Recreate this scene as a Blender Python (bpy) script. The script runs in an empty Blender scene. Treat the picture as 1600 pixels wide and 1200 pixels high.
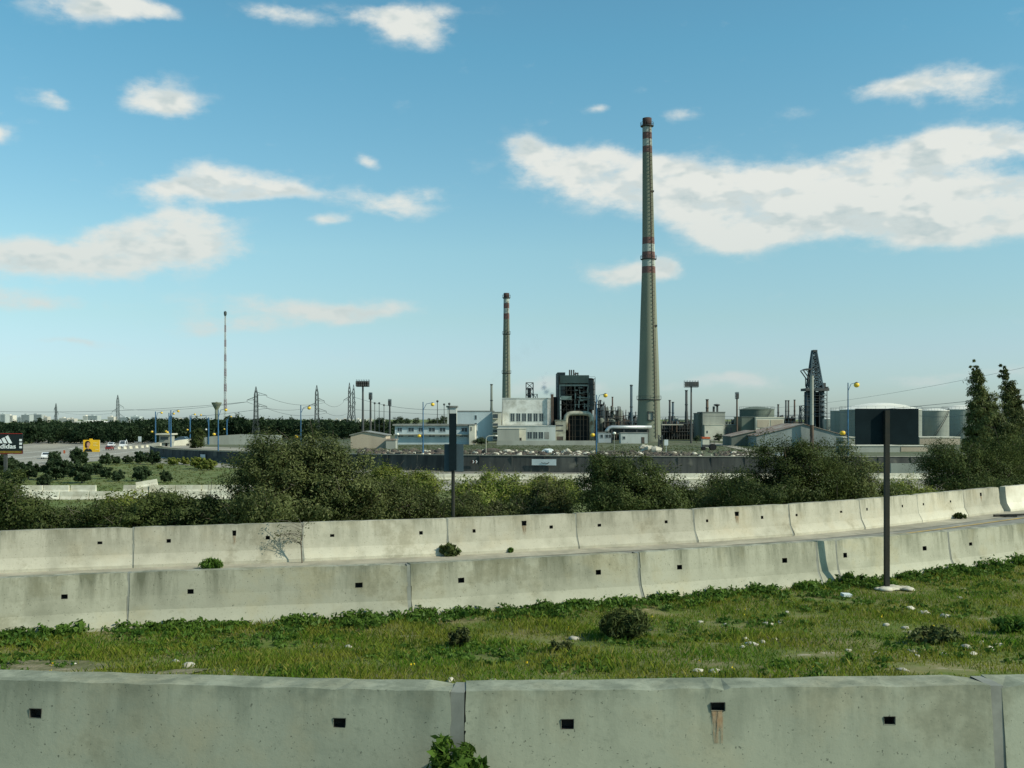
import bpy, math, random
import numpy as np
from mathutils import Vector, Matrix
R = math.radians
H = 3.35; F = 1600.0; HY = 655.0
scene = bpy.context.scene
col = scene.collection
rnd = random.Random(7)

# ------------------------------------------------------------------ helpers
def X(px, Y): return (px-800)/F*Y
def Z(py, Y): return H-(py-HY)/F*Y
def at(px, py, Y): return Vector((X(px, Y), Y, Z(py, Y)))
def on(px, py, z=-6.5):
    Y = (H-z)*F/(py-HY); return Vector((X(px, Y), Y, z))
def lerp(a, b, t): return a+(b-a)*t
def interp(x, pts):
    if x <= pts[0][0]:
        (a, b), (c, d) = pts[0], pts[1]
    elif x >= pts[-1][0]:
        (a, b), (c, d) = pts[-2], pts[-1]
    else:
        for i in range(len(pts)-1):
            if pts[i][0] <= x <= pts[i+1][0]:
                (a, b), (c, d) = pts[i], pts[i+1]; break
    return b+(d-b)*(x-a)/(c-a)

def tag(o, label=None, cat=None, group=None, kind=None):
    if label: o['label'] = label
    if cat: o['category'] = cat
    if group: o['group'] = group
    if kind: o['kind'] = kind
    return o
def thing(name, label, cat, loc=(0, 0, 0), group=None):
    o = bpy.data.objects.new(name, None); o.empty_display_size = 0.2; col.objects.link(o)
    o.location = loc
    return tag(o, label, cat, group)
def wloc(o):
    v = Vector((0, 0, 0))
    while o is not None:
        v += o.location; o = o.parent
    return v
class MB:
    def __init__(s): s.v = []; s.f = []
    def add(s, vs, fs):
        n = len(s.v); s.v += [tuple(v) for v in vs]; s.f += [tuple(i+n for i in f) for f in fs]; return s
    def box(s, x0, x1, y0, y1, z0, z1):
        return s.add([(x0,y0,z0),(x1,y0,z0),(x1,y1,z0),(x0,y1,z0),(x0,y0,z1),(x1,y0,z1),(x1,y1,z1),(x0,y1,z1)],
              [(3,2,1,0),(4,5,6,7),(0,1,5,4),(1,2,6,5),(2,3,7,6),(3,0,4,7)])
    def bar(s, p, q, r, r2=None, n=4):
        p = Vector(p); q = Vector(q); d = q-p
        if d.length < 1e-6: return s
        d.normalize(); a = d.cross(Vector((0,0,1)) if abs(d.z) < .9 else Vector((1,0,0))).normalized(); b = d.cross(a)
        if r2 is None: r2 = r
        vs = []
        for c, rr in ((p, r), (q, r2)):
            for i in range(n):
                t = 2*math.pi*(i+.5)/n; vs.append(c+a*rr*math.cos(t)+b*rr*math.sin(t))
        fs = [(i, (i+1) % n, n+(i+1) % n, n+i) for i in range(n)]+[tuple(range(n))[::-1], tuple(range(n, 2*n))]
        return s.add(vs, fs)
    def tube(s, pts, r, n=6):
        pts = [Vector(p) for p in pts]; rings = []
        rs = r if isinstance(r, (list, tuple)) else [r]*len(pts)
        up = None
        for i, p in enumerate(pts):
            d = (pts[min(i+1, len(pts)-1)]-pts[max(i-1, 0)]).normalized()
            if up is None: up = d.cross(Vector((0,0,1)) if abs(d.z) < .9 else Vector((1,0,0))).normalized()
            a = (up-d*up.dot(d)).normalized(); up = a; b = d.cross(a)
            rings.append([p+a*rs[i]*math.cos(2*math.pi*k/n)+b*rs[i]*math.sin(2*math.pi*k/n) for k in range(n)])
        vs = [v for rg in rings for v in rg]; m = len(pts)
        fs = [(i*n+k, i*n+(k+1) % n, (i+1)*n+(k+1) % n, (i+1)*n+k) for i in range(m-1) for k in range(n)]
        fs += [tuple(range(n))[::-1], tuple(range((m-1)*n, m*n))]
        return s.add(vs, fs)
    def lathe(s, cx, cy, prof, n=24, cap=True):
        vs = []; m = len(prof)
        for p in prof:
            r, z = p[0], p[1]; ox = p[2] if len(p) > 2 else 0
            for k in range(n):
                t = 2*math.pi*k/n; vs.append((cx+ox+r*math.cos(t), cy+r*math.sin(t), z))
        fs = [(i*n+k, i*n+(k+1) % n, (i+1)*n+(k+1) % n, (i+1)*n+k) for i in range(m-1) for k in range(n)]
        if cap: fs += [tuple(range(n))[::-1], tuple(range((m-1)*n, m*n))]
        return s.add(vs, fs)
    def poly(s, pts, d):            # planar polygon extruded by vector d
        n = len(pts); d = Vector(d); vs = [Vector(p) for p in pts]; vs += [v+d for v in vs]
        fs = [tuple(range(n)), tuple(range(n, 2*n))[::-1]]+[(i, n+i, n+(i+1) % n, (i+1) % n) for i in range(n)]
        return s.add(vs, fs)
    def sphere(s, c, r, n=12, m=8, sx=1, sy=1, sz=1):
        vs = [(c[0], c[1], c[2]-r*sz)]
        for j in range(1, m):
            t = math.pi*j/m-math.pi/2
            for k in range(n):
                a = 2*math.pi*k/n; vs.append((c[0]+r*sx*math.cos(t)*math.cos(a), c[1]+r*sy*math.cos(t)*math.sin(a), c[2]+r*sz*math.sin(t)))
        vs.append((c[0], c[1], c[2]+r*sz)); L = len(vs)-1
        fs = [(0, 1+(k+1) % n, 1+k) for k in range(n)]
        fs += [(1+j*n+k, 1+j*n+(k+1) % n, 1+(j+1)*n+(k+1) % n, 1+(j+1)*n+k) for j in range(m-2) for k in range(n)]
        fs += [(L, 1+(m-2)*n+k, 1+(m-2)*n+(k+1) % n) for k in range(n)]
        return s.add(vs, fs)
    def rock(s, c, r, rg, flat=.6):
        n0 = len(s.v); s.sphere(c, r, 8, 6, rg.uniform(.8, 1.5), rg.uniform(.7, 1.1), flat*rg.uniform(.7, 1.2))
        for i in range(n0, len(s.v)):
            v = s.v[i]; k = 1+rg.uniform(-.22, .22)
            s.v[i] = (c[0]+(v[0]-c[0])*k, c[1]+(v[1]-c[1])*k, c[2]+(v[2]-c[2])*k)
        return s
    def lattice(s, c, w0, w1, z0, z1, n, r, rb=None, top=None):
        rb = rb or r*.6; c = Vector(c); t1 = Vector(top) if top else c
        def ring(t):
            w = lerp(w0, w1, t)/2; o = c.lerp(t1, t); z = lerp(z0, z1, t)
            return [Vector((o.x+sx*w, o.y+sy*w, z)) for sx, sy in ((-1,-1),(1,-1),(1,1),(-1,1))]
        ts = [1-(1-i/n)**1.0 for i in range(n+1)]; rs = [ring(t) for t in ts]
        for k in range(4): s.bar(rs[0][k], rs[-1][k], r)
        for i in range(n):
            for k in range(4):
                a, b = rs[i][k], rs[i][(k+1) % 4]; e, f = rs[i+1][k], rs[i+1][(k+1) % 4]
                s.bar(a, f, rb); s.bar(b, e, rb); s.bar(e, f, rb)
        return s
    def build(s, name, mat, parent=None, smooth=False, loc=None):
        m = bpy.data.meshes.new(name); o = bpy.data.objects.new(name, m); col.objects.link(o)
        off = wloc(parent) if parent else Vector(loc or (0, 0, 0))
        m.from_pydata([(v[0]-off.x, v[1]-off.y, v[2]-off.z) for v in s.v], [], s.f)
        if mat: m.materials.append(mat)
        if smooth: m.polygons.foreach_set('use_smooth', [True]*len(m.polygons))
        m.validate(); m.update()
        if parent: o.parent = parent
        elif loc: o.location = loc
        return o
def quads(name, V, mat, parent=None, k=4, smooth=False, loc=(0, 0, 0)):       # V: (n*k, 3) numpy
    n = len(V)//k; m = bpy.data.meshes.new(name)
    off = wloc(parent) if parent else Vector(loc)
    V = V-np.array(off)
    m.vertices.add(n*k); m.vertices.foreach_set('co', V.astype(np.float32).ravel())
    m.loops.add(n*k); m.loops.foreach_set('vertex_index', np.arange(n*k, dtype=np.int32))
    m.polygons.add(n); m.polygons.foreach_set('loop_start', np.arange(0, n*k, k, dtype=np.int32))
    m.materials.append(mat); m.update(calc_edges=True); m.validate()
    o = bpy.data.objects.new(name, m); col.objects.link(o)
    if parent: o.parent = parent
    else: o.location = loc
    return o
def dup(root, loc, label=None, rz=0, sc=None, name=None):
    r = root.copy(); col.objects.link(r); r.location = loc; r.rotation_euler = (0, 0, rz)
    if sc: r.scale = (sc, sc, sc) if isinstance(sc, (int, float)) else sc
    if label: r['label'] = label
    for ch in list(root.children):
        c = ch.copy(); col.objects.link(c); c.parent = r
        for g in list(ch.children):
            d = g.copy(); col.objects.link(d); d.parent = c
    return r

# ------------------------------------------------------------------ materials
MATS = {}
def mat(name, c, c2=None, rough=.8, scale=1.0, detail=5, amt=1.0, bump=0, metal=0, streak=False, world=True,
        rand=0.0, speck=None, bscale=None, lo=.35, hi=.65, spec=.3):
    m = bpy.data.materials.new(name); m.use_nodes = True; nt = m.node_tree; N = nt.nodes; L = nt.links
    bs = N['Principled BSDF']; bs.inputs['Roughness'].default_value = rough; bs.inputs['Metallic'].default_value = metal
    bs.inputs['Specular IOR Level'].default_value = spec
    c2 = c2 or tuple(x*.72 for x in c)
    if world: g = N.new('ShaderNodeNewGeometry'); src = g.outputs['Position']
    else: g = N.new('ShaderNodeTexCoord'); src = g.outputs['Object']
    mp = N.new('ShaderNodeMapping'); L.new(src, mp.inputs[0])
    mp.inputs['Scale'].default_value = (1, 1, .12) if streak else (1, 1, 1)
    nz = N.new('ShaderNodeTexNoise'); nz.inputs['Scale'].default_value = scale; nz.inputs['Detail'].default_value = detail
    nz.inputs['Roughness'].default_value = .62; L.new(mp.outputs[0], nz.inputs['Vector'])
    mr = N.new('ShaderNodeMapRange'); mr.inputs[1].default_value = lo; mr.inputs[2].default_value = hi; mr.inputs[4].default_value = amt
    L.new(nz.outputs[0], mr.inputs[0])
    mx = N.new('ShaderNodeMix'); mx.data_type = 'RGBA'; mx.inputs[6].default_value = (*c, 1); mx.inputs[7].default_value = (*c2, 1)
    L.new(mr.outputs[0], mx.inputs[0]); out = mx.outputs[2]
    # large soft variation
    n2 = N.new('ShaderNodeTexNoise'); n2.inputs['Scale'].default_value = scale*.23; n2.inputs['Detail'].default_value = 3; L.new(src, n2.inputs['Vector'])
    m2 = N.new('ShaderNodeMapRange'); m2.inputs[1].default_value = .3; m2.inputs[2].default_value = .7; m2.inputs[3].default_value = .82; m2.inputs[4].default_value = 1.12
    L.new(n2.outputs[0], m2.inputs[0])
    hs = N.new('ShaderNodeHueSaturation'); L.new(out, hs.inputs['Color']); L.new(m2.outputs[0], hs.inputs['Value']); out = hs.outputs[0]
    if rand:
        oi = N.new('ShaderNodeObjectInfo'); m3 = N.new('ShaderNodeMapRange'); m3.inputs[3].default_value = 1-rand; m3.inputs[4].default_value = 1+rand
        L.new(oi.outputs['Random'], m3.inputs[0]); h2 = N.new('ShaderNodeHueSaturation'); L.new(out, h2.inputs['Color']); L.new(m3.outputs[0], h2.inputs['Value']); out = h2.outputs[0]
    if speck:
        n3 = N.new('ShaderNodeTexNoise'); n3.inputs['Scale'].default_value = speck[1]; n3.inputs['Detail'].default_value = 2; L.new(src, n3.inputs['Vector'])
        m4 = N.new('ShaderNodeMapRange'); m4.inputs[1].default_value = speck[2]; m4.inputs[2].default_value = speck[2]+.08; L.new(n3.outputs[0], m4.inputs[0])
        x2 = N.new('ShaderNodeMix'); x2.data_type = 'RGBA'; L.new(m4.outputs[0], x2.inputs[0]); L.new(out, x2.inputs[6]); x2.inputs[7].default_value = (*speck[0], 1); out = x2.outputs[2]
    L.new(out, bs.inputs['Base Color'])
    if bump:
        b = N.new('ShaderNodeBump'); b.inputs['Strength'].default_value = min(bump, 1); b.inputs['Distance'].default_value = .03
        n4 = N.new('ShaderNodeTexNoise'); n4.inputs['Scale'].default_value = bscale or scale*6; n4.inputs['Detail'].default_value = 6; L.new(src, n4.inputs['Vector'])
        L.new(n4.outputs[0], b.inputs['Height']); L.new(b.outputs[0], bs.inputs['Normal'])
    MATS[name] = m; return m
def leafmat(name, c, c2, c3, scale=.5, trans=.3):
    m = bpy.data.materials.new(name); m.use_nodes = True; nt = m.node_tree; N = nt.nodes; L = nt.links
    N.remove(N['Principled BSDF']); out = N['Material Output']
    g = N.new('ShaderNodeNewGeometry'); nz = N.new('ShaderNodeTexNoise'); nz.inputs['Scale'].default_value = scale; nz.inputs['Detail'].default_value = 3
    L.new(g.outputs['Position'], nz.inputs['Vector'])
    mr = N.new('ShaderNodeMapRange'); mr.inputs[1].default_value = .38; mr.inputs[2].default_value = .62; L.new(nz.outputs[0], mr.inputs[0])
    mx = N.new('ShaderNodeMix'); mx.data_type = 'RGBA'; mx.inputs[6].default_value = (*c, 1); mx.inputs[7].default_value = (*c2, 1); L.new(mr.outputs[0], mx.inputs[0])
    p = N.new('ShaderNodeMath'); p.operation = 'POWER'; p.inputs[1].default_value = 3; L.new(g.outputs['Random Per Island'], p.inputs[0])
    m2 = N.new('ShaderNodeMix'); m2.data_type = 'RGBA'; m2.inputs[7].default_value = (*c3, 1); L.new(mx.outputs[2], m2.inputs[6]); L.new(p.outputs[0], m2.inputs[0])
    oi = N.new('ShaderNodeObjectInfo'); r = N.new('ShaderNodeMapRange'); r.inputs[3].default_value = .85; r.inputs[4].default_value = 1.18; L.new(oi.outputs['Random'], r.inputs[0])
    hs = N.new('ShaderNodeHueSaturation'); L.new(m2.outputs[2], hs.inputs['Color']); L.new(r.outputs[0], hs.inputs['Value'])
    d = N.new('ShaderNodeBsdfDiffuse'); t = N.new('ShaderNodeBsdfTranslucent'); s = N.new('ShaderNodeMixShader'); s.inputs[0].default_value = trans
    L.new(hs.outputs[0], d.inputs[0]); L.new(hs.outputs[0], t.inputs[0]); L.new(d.outputs[0], s.inputs[1]); L.new(t.outputs[0], s.inputs[2])
    gl = N.new('ShaderNodeBsdfGlossy'); gl.inputs['Roughness'].default_value = .45; gl.inputs[0].default_value = (.8, .9, .8, 1)
    s2 = N.new('ShaderNodeMixShader'); s2.inputs[0].default_value = .006; L.new(s.outputs[0], s2.inputs[1]); L.new(gl.outputs[0], s2.inputs[2])
    L.new(s2.outputs[0], out.inputs[0]); return m

def barrier_mat(name, base, dark, warm, streak=.5):
    """weathered cast concrete: rain streaks from the top, pale salt at the foot, warm lichen patches, pits"""
    m = bpy.data.materials.new(name); m.use_nodes = True; nt = m.node_tree; N = nt.nodes; L = nt.links
    bs = N['Principled BSDF']; bs.inputs['Roughness'].default_value = .92; bs.inputs['Specular IOR Level'].default_value = .15
    g = N.new('ShaderNodeNewGeometry'); P = g.outputs['Position']
    def noise(scale, vec=None, det=5, rough=.6):
        n = N.new('ShaderNodeTexNoise'); n.inputs['Scale'].default_value = scale; n.inputs['Detail'].default_value = det; n.inputs['Roughness'].default_value = rough
        L.new(vec or P, n.inputs['Vector']); return n.outputs[0]
    def rng(v, a, b, c=0, d=1):
        r = N.new('ShaderNodeMapRange'); r.inputs[1].default_value = a; r.inputs[2].default_value = b; r.inputs[3].default_value = c; r.inputs[4].default_value = d; L.new(v, r.inputs[0]); return r.outputs[0]
    def mul(a, b, op='MULTIPLY'):
        x = N.new('ShaderNodeMath'); x.operation = op; L.new(a, x.inputs[0])
        if isinstance(b, (int, float)): x.inputs[1].default_value = b
        else: L.new(b, x.inputs[1])
        return x.outputs[0]
    def mix(f, a, b):
        x = N.new('ShaderNodeMix'); x.data_type = 'RGBA'; L.new(f, x.inputs[0])
        for s, q in ((6, a), (7, b)):
            if isinstance(q, tuple): x.inputs[s].default_value = (*q, 1)
            else: L.new(q, x.inputs[s])
        return x.outputs[2]
    mp = N.new('ShaderNodeMapping'); mp.inputs['Scale'].default_value = (1, 1, .1); L.new(P, mp.inputs[0])
    oi = N.new('ShaderNodeObjectInfo'); tc = N.new('ShaderNodeTexCoord'); sp = N.new('ShaderNodeSeparateXYZ'); L.new(tc.outputs['Object'], sp.inputs[0])
    st = rng(noise(2.6, mp.outputs[0], 6, .7), .46, .68)
    hi = rng(sp.outputs['Z'], .25, .92)
    c = mix(mul(mul(st, hi), streak*1.5), base, dark)
    c = mix(mul(rng(noise(1.1), .5, .68), .55), c, warm)
    c = mix(mul(rng(noise(.9, None, 4), .52, .7), .5), c, dark)
    c = mix(mul(rng(noise(14, None, 4, .7), .55, .75), .35), c, dark)
    c = mix(mul(rng(sp.outputs['Z'], .28, .02), mul(rng(noise(3.5), .35, .6), .55)), c, tuple(min(1, x*1.35) for x in base))
    c = mix(mul(rng(sp.outputs['Z'], .80, .93), rng(noise(5), .42, .62, 0, .6)), c, dark)
    c = mix(mul(rng(noise(38, None, 2, .5), .68, .72), .7), c, tuple(x*.45 for x in dark))
    c = mix(mul(rng(noise(.55, None, 6, .75), .56, .64), .45), c, dark)
    h = N.new('ShaderNodeHueSaturation'); L.new(c, h.inputs['Color']); L.new(rng(oi.outputs['Random'], 0, 1, .86, 1.1), h.inputs['Value'])
    L.new(h.outputs[0], bs.inputs['Base Color'])
    b = N.new('ShaderNodeBump'); b.inputs['Strength'].default_value = .22; b.inputs['Distance'].default_value = .012
    L.new(mul(noise(22, None, 8, .7), noise(4), 'ADD'), b.inputs['Height']); L.new(b.outputs[0], bs.inputs['Normal'])
    return m

M = {}
M['bar_front'] = barrier_mat('front barrier concrete', (.33, .35, .255), (.15, .17, .12), (.37, .34, .215))
M['bar_mid'] = barrier_mat('middle barrier concrete', (.37, .365, .272), (.15, .155, .105), (.37, .325, .19), .9)
M['bar_far'] = barrier_mat('far barrier concrete', (.42, .40, .305), (.19, .185, .13), (.42, .37, .25), .85)
M['bar_white'] = mat('sunlit block concrete', (.74, .71, .57), (.5, .46, .34), scale=.8, rough=.9, rand=.1)  # sunlit brightness of the blocks is put into the base colour
M['joint'] = mat('joint mortar', (.25, .26, .215), scale=4, rough=.95)
M['hole'] = mat('dark hole', (.055, .05, .04), (.02, .02, .018), rough=1, scale=9)
M['rust'] = mat('rust stain', (.20, .13, .07), (.33, .27, .17), scale=14, rough=.9)
M['verge_soil'] = mat('verge soil', (.10, .135, .02), (.19, .17, .07), scale=1.1, rough=1, bump=.6, speck=((.36, .32, .22), 2.2, .66), lo=.42, hi=.62)
M['soil'] = mat('scrub ground', (.095, .135, .03), (.16, .175, .06), scale=.12, detail=10, rough=1, speck=((.36, .32, .2), .35, .72))
M['plant_ground'] = mat('plant ground', (.06, .085, .032), (.13, .125, .075), scale=.09, detail=10, rough=1, speck=((.25, .22, .15), .3, .68))
M['bare'] = mat('bare sandy soil', (.27, .23, .14), (.12, .125, .045), scale=3.2, detail=8, rough=1, bump=.8, lo=.40, hi=.60)
M['asphalt'] = mat('old asphalt', (.25, .245, .20), (.19, .185, .15), scale=1.2, rough=.95, bump=.3, speck=((.33, .31, .24), 1.3, .6))
M['shoulder'] = mat('dusty shoulder', (.40, .365, .27), (.26, .245, .18), scale=1.6, rough=1, bump=.4)
M['asphalt_low'] = mat('highway asphalt', (.31, .29, .23), (.24, .225, .18), scale=.2, rough=.95)
M['pale_road'] = mat('pale service road', (.36, .33, .25), (.26, .245, .19), scale=.1, rough=1)
M['yellow'] = mat('yellow road paint', (.45, .31, .09), (.30, .25, .14), scale=2.5, rough=.9)
M['white_line'] = mat('white road paint', (.55, .54, .46), rough=.9)
M['ret_wall'] = mat('dark retaining wall', (.075, .08, .07), (.032, .036, .034), scale=.7, detail=8, rough=.95, streak=True, speck=((.11, .11, .09), .35, .66))
M['ret_cap'] = mat('wall coping', (.3, .3, .24), rough=.9)
M['leaf_dark'] = leafmat('dark leaves', (.019, .033, .009), (.070, .092, .025), (.115, .14, .05), .75)
M['leaf_olive'] = leafmat('olive leaves', (.032, .046, .013), (.102, .122, .038), (.165, .18, .075), .8)
M['leaf_yellow'] = leafmat('yellow green leaves', (.070, .105, .016), (.165, .19, .032), (.26, .27, .08), .35)
M['leaf_pine'] = leafmat('pine needles', (.020, .040, .018), (.042, .066, .028), (.07, .10, .045), .3)
M['leaf_wood'] = leafmat('woodland foliage', (.010, .022, .010), (.022, .038, .016), (.035, .055, .025), .06)
M['leaf_weed'] = leafmat('weed leaves', (.040, .095, .014), (.085, .15, .022), (.12, .19, .04), 2, .35)
M['grass'] = leafmat('grass blades', (.085, .175, .014), (.17, .20, .022), (.27, .24, .06), .6, .45)
M['bark'] = mat('bark', (.15, .13, .095), scale=4, rough=1)
def rustmat():
    m = mat('rust stain', (.24, .15, .075), (.33, .25, .15), scale=14, rough=.9); nt = m.node_tree; N = nt.nodes; L = nt.links
    tc = N.new('ShaderNodeTexCoord'); sp = N.new('ShaderNodeSeparateXYZ'); L.new(tc.outputs['Object'], sp.inputs[0])
    a = N.new('ShaderNodeMapRange'); a.inputs[1].default_value = .38; a.inputs[2].default_value = .66; a.inputs[4].default_value = 1.0; L.new(sp.outputs['Z'], a.inputs[0])
    mp = N.new('ShaderNodeMapping'); mp.inputs['Scale'].default_value = (1, 1, .12); L.new(tc.outputs['Object'], mp.inputs[0])
    n = N.new('ShaderNodeTexNoise'); n.inputs['Scale'].default_value = 30; n.inputs['Detail'].default_value = 4; L.new(mp.outputs[0], n.inputs['Vector'])
    b = N.new('ShaderNodeMapRange'); b.inputs[1].default_value = .34; b.inputs[2].default_value = .56; L.new(n.outputs[0], b.inputs[0])
    c = N.new('ShaderNodeMath'); c.operation = 'MULTIPLY'; L.new(a.outputs[0], c.inputs[0]); L.new(b.outputs[0], c.inputs[1]); L.new(c.outputs[0], N['Principled BSDF'].inputs['Alpha']); return m
M['rust'] = rustmat()
M['stone'] = mat('pale limestone', (.55, .52, .42), (.38, .35, .26), scale=5, rough=.95, world=False, rand=.15)
M['chim'] = mat('chimney concrete', (.235, .25, .18), (.175, .19, .135), scale=.12, rough=.9, streak=True)
M['chim_red'] = mat('faded red band', (.19, .105, .088), (.14, .082, .07), scale=.3, rough=.85, streak=True)
M['chim_brown'] = mat('sooty brown band', (.085, .05, .042), (.055, .036, .03), scale=.3, rough=.9)
M['chim_white'] = mat('faded white band', (.40, .44, .38), (.30, .34, .29), scale=.3, rough=.8, streak=True)
M['steel_dark'] = mat('dark steel', (.052, .064, .064), (.085, .082, .072), scale=.3, rough=.7, rand=.1)  # dark tone lifted in the colour to imitate distance haze
M['steel_black'] = mat('black opening', (.020, .025, .024), rough=.95, scale=.2)  # near black for dark interiors, lifted in the colour for haze
M['steel_blue'] = mat('blue grey steel', (.065, .105, .12), (.045, .07, .08), scale=.3, rough=.7)
M['steel_green'] = mat('grey green cladding', (.17, .20, .165), (.115, .125, .095), scale=.2, rough=.75, streak=True)
M['steel_rust'] = mat('rusty steel', (.13, .09, .06), (.07, .055, .045), scale=.4, rough=.85)
M['galv'] = mat('galvanised steel', (.22, .24, .235), scale=.5, rough=.55, metal=.3)
M['pale_frame'] = mat('pale painted beams', (.30, .33, .28), (.2, .21, .17), scale=.5, rough=.7)
M['duct'] = mat('lagged duct', (.46, .45, .35), (.22, .21, .15), scale=.5, rough=.6, speck=((.17, .12, .07), .5, .62))
M['silver'] = mat('silver pipe lagging', (.55, .57, .55), (.42, .44, .42), scale=.4, rough=.4, metal=.5)
M['white_wall'] = mat('white painted wall', (.52, .55, .51), (.40, .43, .38), scale=.25, rough=.85, streak=True)  # white toned down in the colour to imitate distance haze
M['stained_wall'] = mat('weather stained white wall', (.62, .63, .57), (.34, .34, .28), scale=.35, detail=7, rough=.85, lo=.42, hi=.7)
M['blue_wall'] = mat('bluish white wall', (.46, .53, .53), (.36, .42, .42), scale=.2, rough=.85, streak=True)
M['grey_wall'] = mat('grey render', (.36, .37, .31), (.28, .285, .24), scale=.3, rough=.9, streak=True)
M['beige'] = mat('beige render', (.47, .40, .29), (.40, .34, .25), scale=.3, rough=.9, streak=True)
M['cream'] = mat('cream wall', (.62, .60, .48), (.5, .48, .38), scale=.3, rough=.9)
M['roof_grey'] = mat('grey sheet roof', (.27, .28, .25), (.2, .2, .17), scale=.5, rough=.8)
M['roof_rust'] = mat('rust streaked roof', (.30, .27, .22), (.20, .11, .07), scale=.5, rough=.85, lo=.45, hi=.6)
M['glass'] = mat('window glass', (.03, .045, .05), (.05, .065, .07), rough=.25, scale=.5, spec=.6)
M['blue_paint'] = mat('blue lamp post paint', (.035, .13, .25), (.03, .09, .16), scale=2, rough=.5)
M['grey_paint'] = mat('grey post paint', (.32, .34, .30), scale=2, rough=.6)
M['globe'] = mat('yellow lamp globe', (.80, .55, .05), (.75, .48, .04), rough=.35, scale=1)
M['globe_white'] = mat('white lamp globe', (.85, .84, .72), rough=.35, scale=1)
M['shed_wall'] = mat('grey shed sheeting', (.27, .31, .29), (.19, .215, .195), scale=.5, rough=.8, streak=True)
M['tank'] = mat('pale tank shell', (.31, .335, .28), (.22, .24, .20), scale=.15, rough=.7, streak=True)
M['tank_green'] = mat('dull green tank shell', (.14, .17, .13), (.10, .12, .095), scale=.2, rough=.8, streak=True)
M['tank_roof'] = mat('white tank roof', (.72, .70, .58), (.62, .62, .55), scale=.2, rough=.6)
M['sign_back'] = mat('dark sign back', (.013, .023, .026), (.009, .016, .018), scale=2, rough=.75, spec=.04)
M['sign_post'] = mat('dark sign post', (.020, .024, .019), (.035, .032, .022), scale=5, rough=.8)
M['sign_white'] = mat('white sign face', (.62, .68, .66), (.55, .6, .58), scale=1, rough=.6)
M['black_board'] = mat('black board', (.008, .014, .015), (.012, .02, .02), scale=1, rough=.6)
M['print_white'] = mat('white print', (.85, .87, .83), (.8, .82, .8), scale=1, rough=.6)
M['print_gold'] = mat('gold print', (.5, .32, .03), scale=1, rough=.6)
M['board_red'] = mat('red board edge', (.35, .03, .02), scale=1, rough=.6)
M['board_yellow'] = mat('yellow board', (.85, .50, .02), (.8, .46, .02), scale=.6, rough=.6)
M['skin'] = mat('printed skin tone', (.60, .33, .20), scale=1, rough=.6)
M['hair'] = mat('printed dark hair', (.05, .018, .012), scale=1, rough=.6)
M['pale_print'] = mat('pale print', (.9, .72, .25), scale=1, rough=.6)
M['car_white'] = mat('white car paint', (.75, .76, .74), (.7, .7, .68), rough=.25, scale=1, spec=.5)
M['car_red'] = mat('dark red car paint', (.22, .03, .025), rough=.3, scale=1, spec=.5)
M['car_blue'] = mat('pale blue car paint', (.18, .28, .36), rough=.3, scale=1, spec=.5)
M['tyre'] = mat('tyre rubber', (.02, .02, .02), rough=.9, scale=2)
M['lamp_lens'] = mat('headlight lens', (.8, .8, .75), rough=.2, scale=1)
M['rim'] = mat('wheel rim', (.4, .4, .4), rough=.4, scale=1, metal=.5)
M['orange'] = mat('orange roof', (.55, .13, .05), scale=1, rough=.8)
M['rubble'] = mat('mixed rubble', (.15, .135, .095), (.06, .06, .045), scale=.5, rough=1, speck=((.55, .52, .42), .9, .64))
M['scrap'] = mat('dark scrap', (.05, .052, .045), (.12, .09, .07), scale=.8, rough=.9)
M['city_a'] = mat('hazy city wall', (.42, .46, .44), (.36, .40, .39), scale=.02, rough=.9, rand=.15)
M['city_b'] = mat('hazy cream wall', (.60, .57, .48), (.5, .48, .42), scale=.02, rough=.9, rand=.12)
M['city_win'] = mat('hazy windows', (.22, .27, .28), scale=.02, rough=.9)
M['mast_red'] = mat('mast red', (.36, .31, .32), scale=.1, rough=.8)  # red paled in the base colour for distance haze
M['mast_white'] = mat('mast white', (.54, .58, .57), scale=.1, rough=.8)  # white greyed in the base colour for distance haze
M['pylon'] = mat('pylon steel', (.07, .085, .08), (.05, .06, .055), scale=.2, rough=.7)
M['pylon_far'] = mat('distant pylon steel', (.13, .16, .16), scale=.2, rough=.8)  # paler copy of the pylon steel with haze put into the colour
M['wire'] = mat('cable', (.17, .19, .19), rough=.8, scale=1)
M['flower'] = mat('yellow petals', (.75, .55, .02), rough=.8, scale=1)
M['litter'] = mat('litter', (.6, .66, .64), rough=.7, scale=2)

# ------------------------------------------------------------------ foliage
def leaves(cent, rad, per, ll, lw, rg, up=.15, shell=.45, mid=None, nz=.45):
    """leaf-sized quads spread through clumps: cent (n,3), rad (n,3)"""
    n = len(cent)*per
    c = np.repeat(cent, per, 0); r = np.repeat(rad, per, 0)
    d = rg.normal(size=(n, 3)); d /= np.linalg.norm(d, axis=1, keepdims=True)
    t = (shell+(1-shell)*rg.random((n, 1)))*(1+.18*rg.normal(size=(n, 1)))
    p = c+d*r*t
    a = rg.normal(size=(n, 3)); a[:, 2] += up; a /= np.linalg.norm(a, axis=1, keepdims=True)
    o = d.copy()
    if mid is not None:
        q = (p-mid[0])/mid[1]; q /= (np.linalg.norm(q, axis=1, keepdims=True)+1e-9); o = o*.6+q*.9
    o = o+nz*rg.normal(size=(n, 3)); o /= np.linalg.norm(o, axis=1, keepdims=True)
    a = a-o*(a*o).sum(1, keepdims=True)*.85; a /= (np.linalg.norm(a, axis=1, keepdims=True)+1e-9)
    b = np.cross(a, o); b /= (np.linalg.norm(b, axis=1, keepdims=True)+1e-9)
    s = rg.uniform(.6, 1.35, (n, 1)); a = a*ll*s*.5; b = b*lw*s*.5
    V = np.stack([p-a, p+b, p+a, p-b], 1).reshape(-1, 3)
    return V
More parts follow.
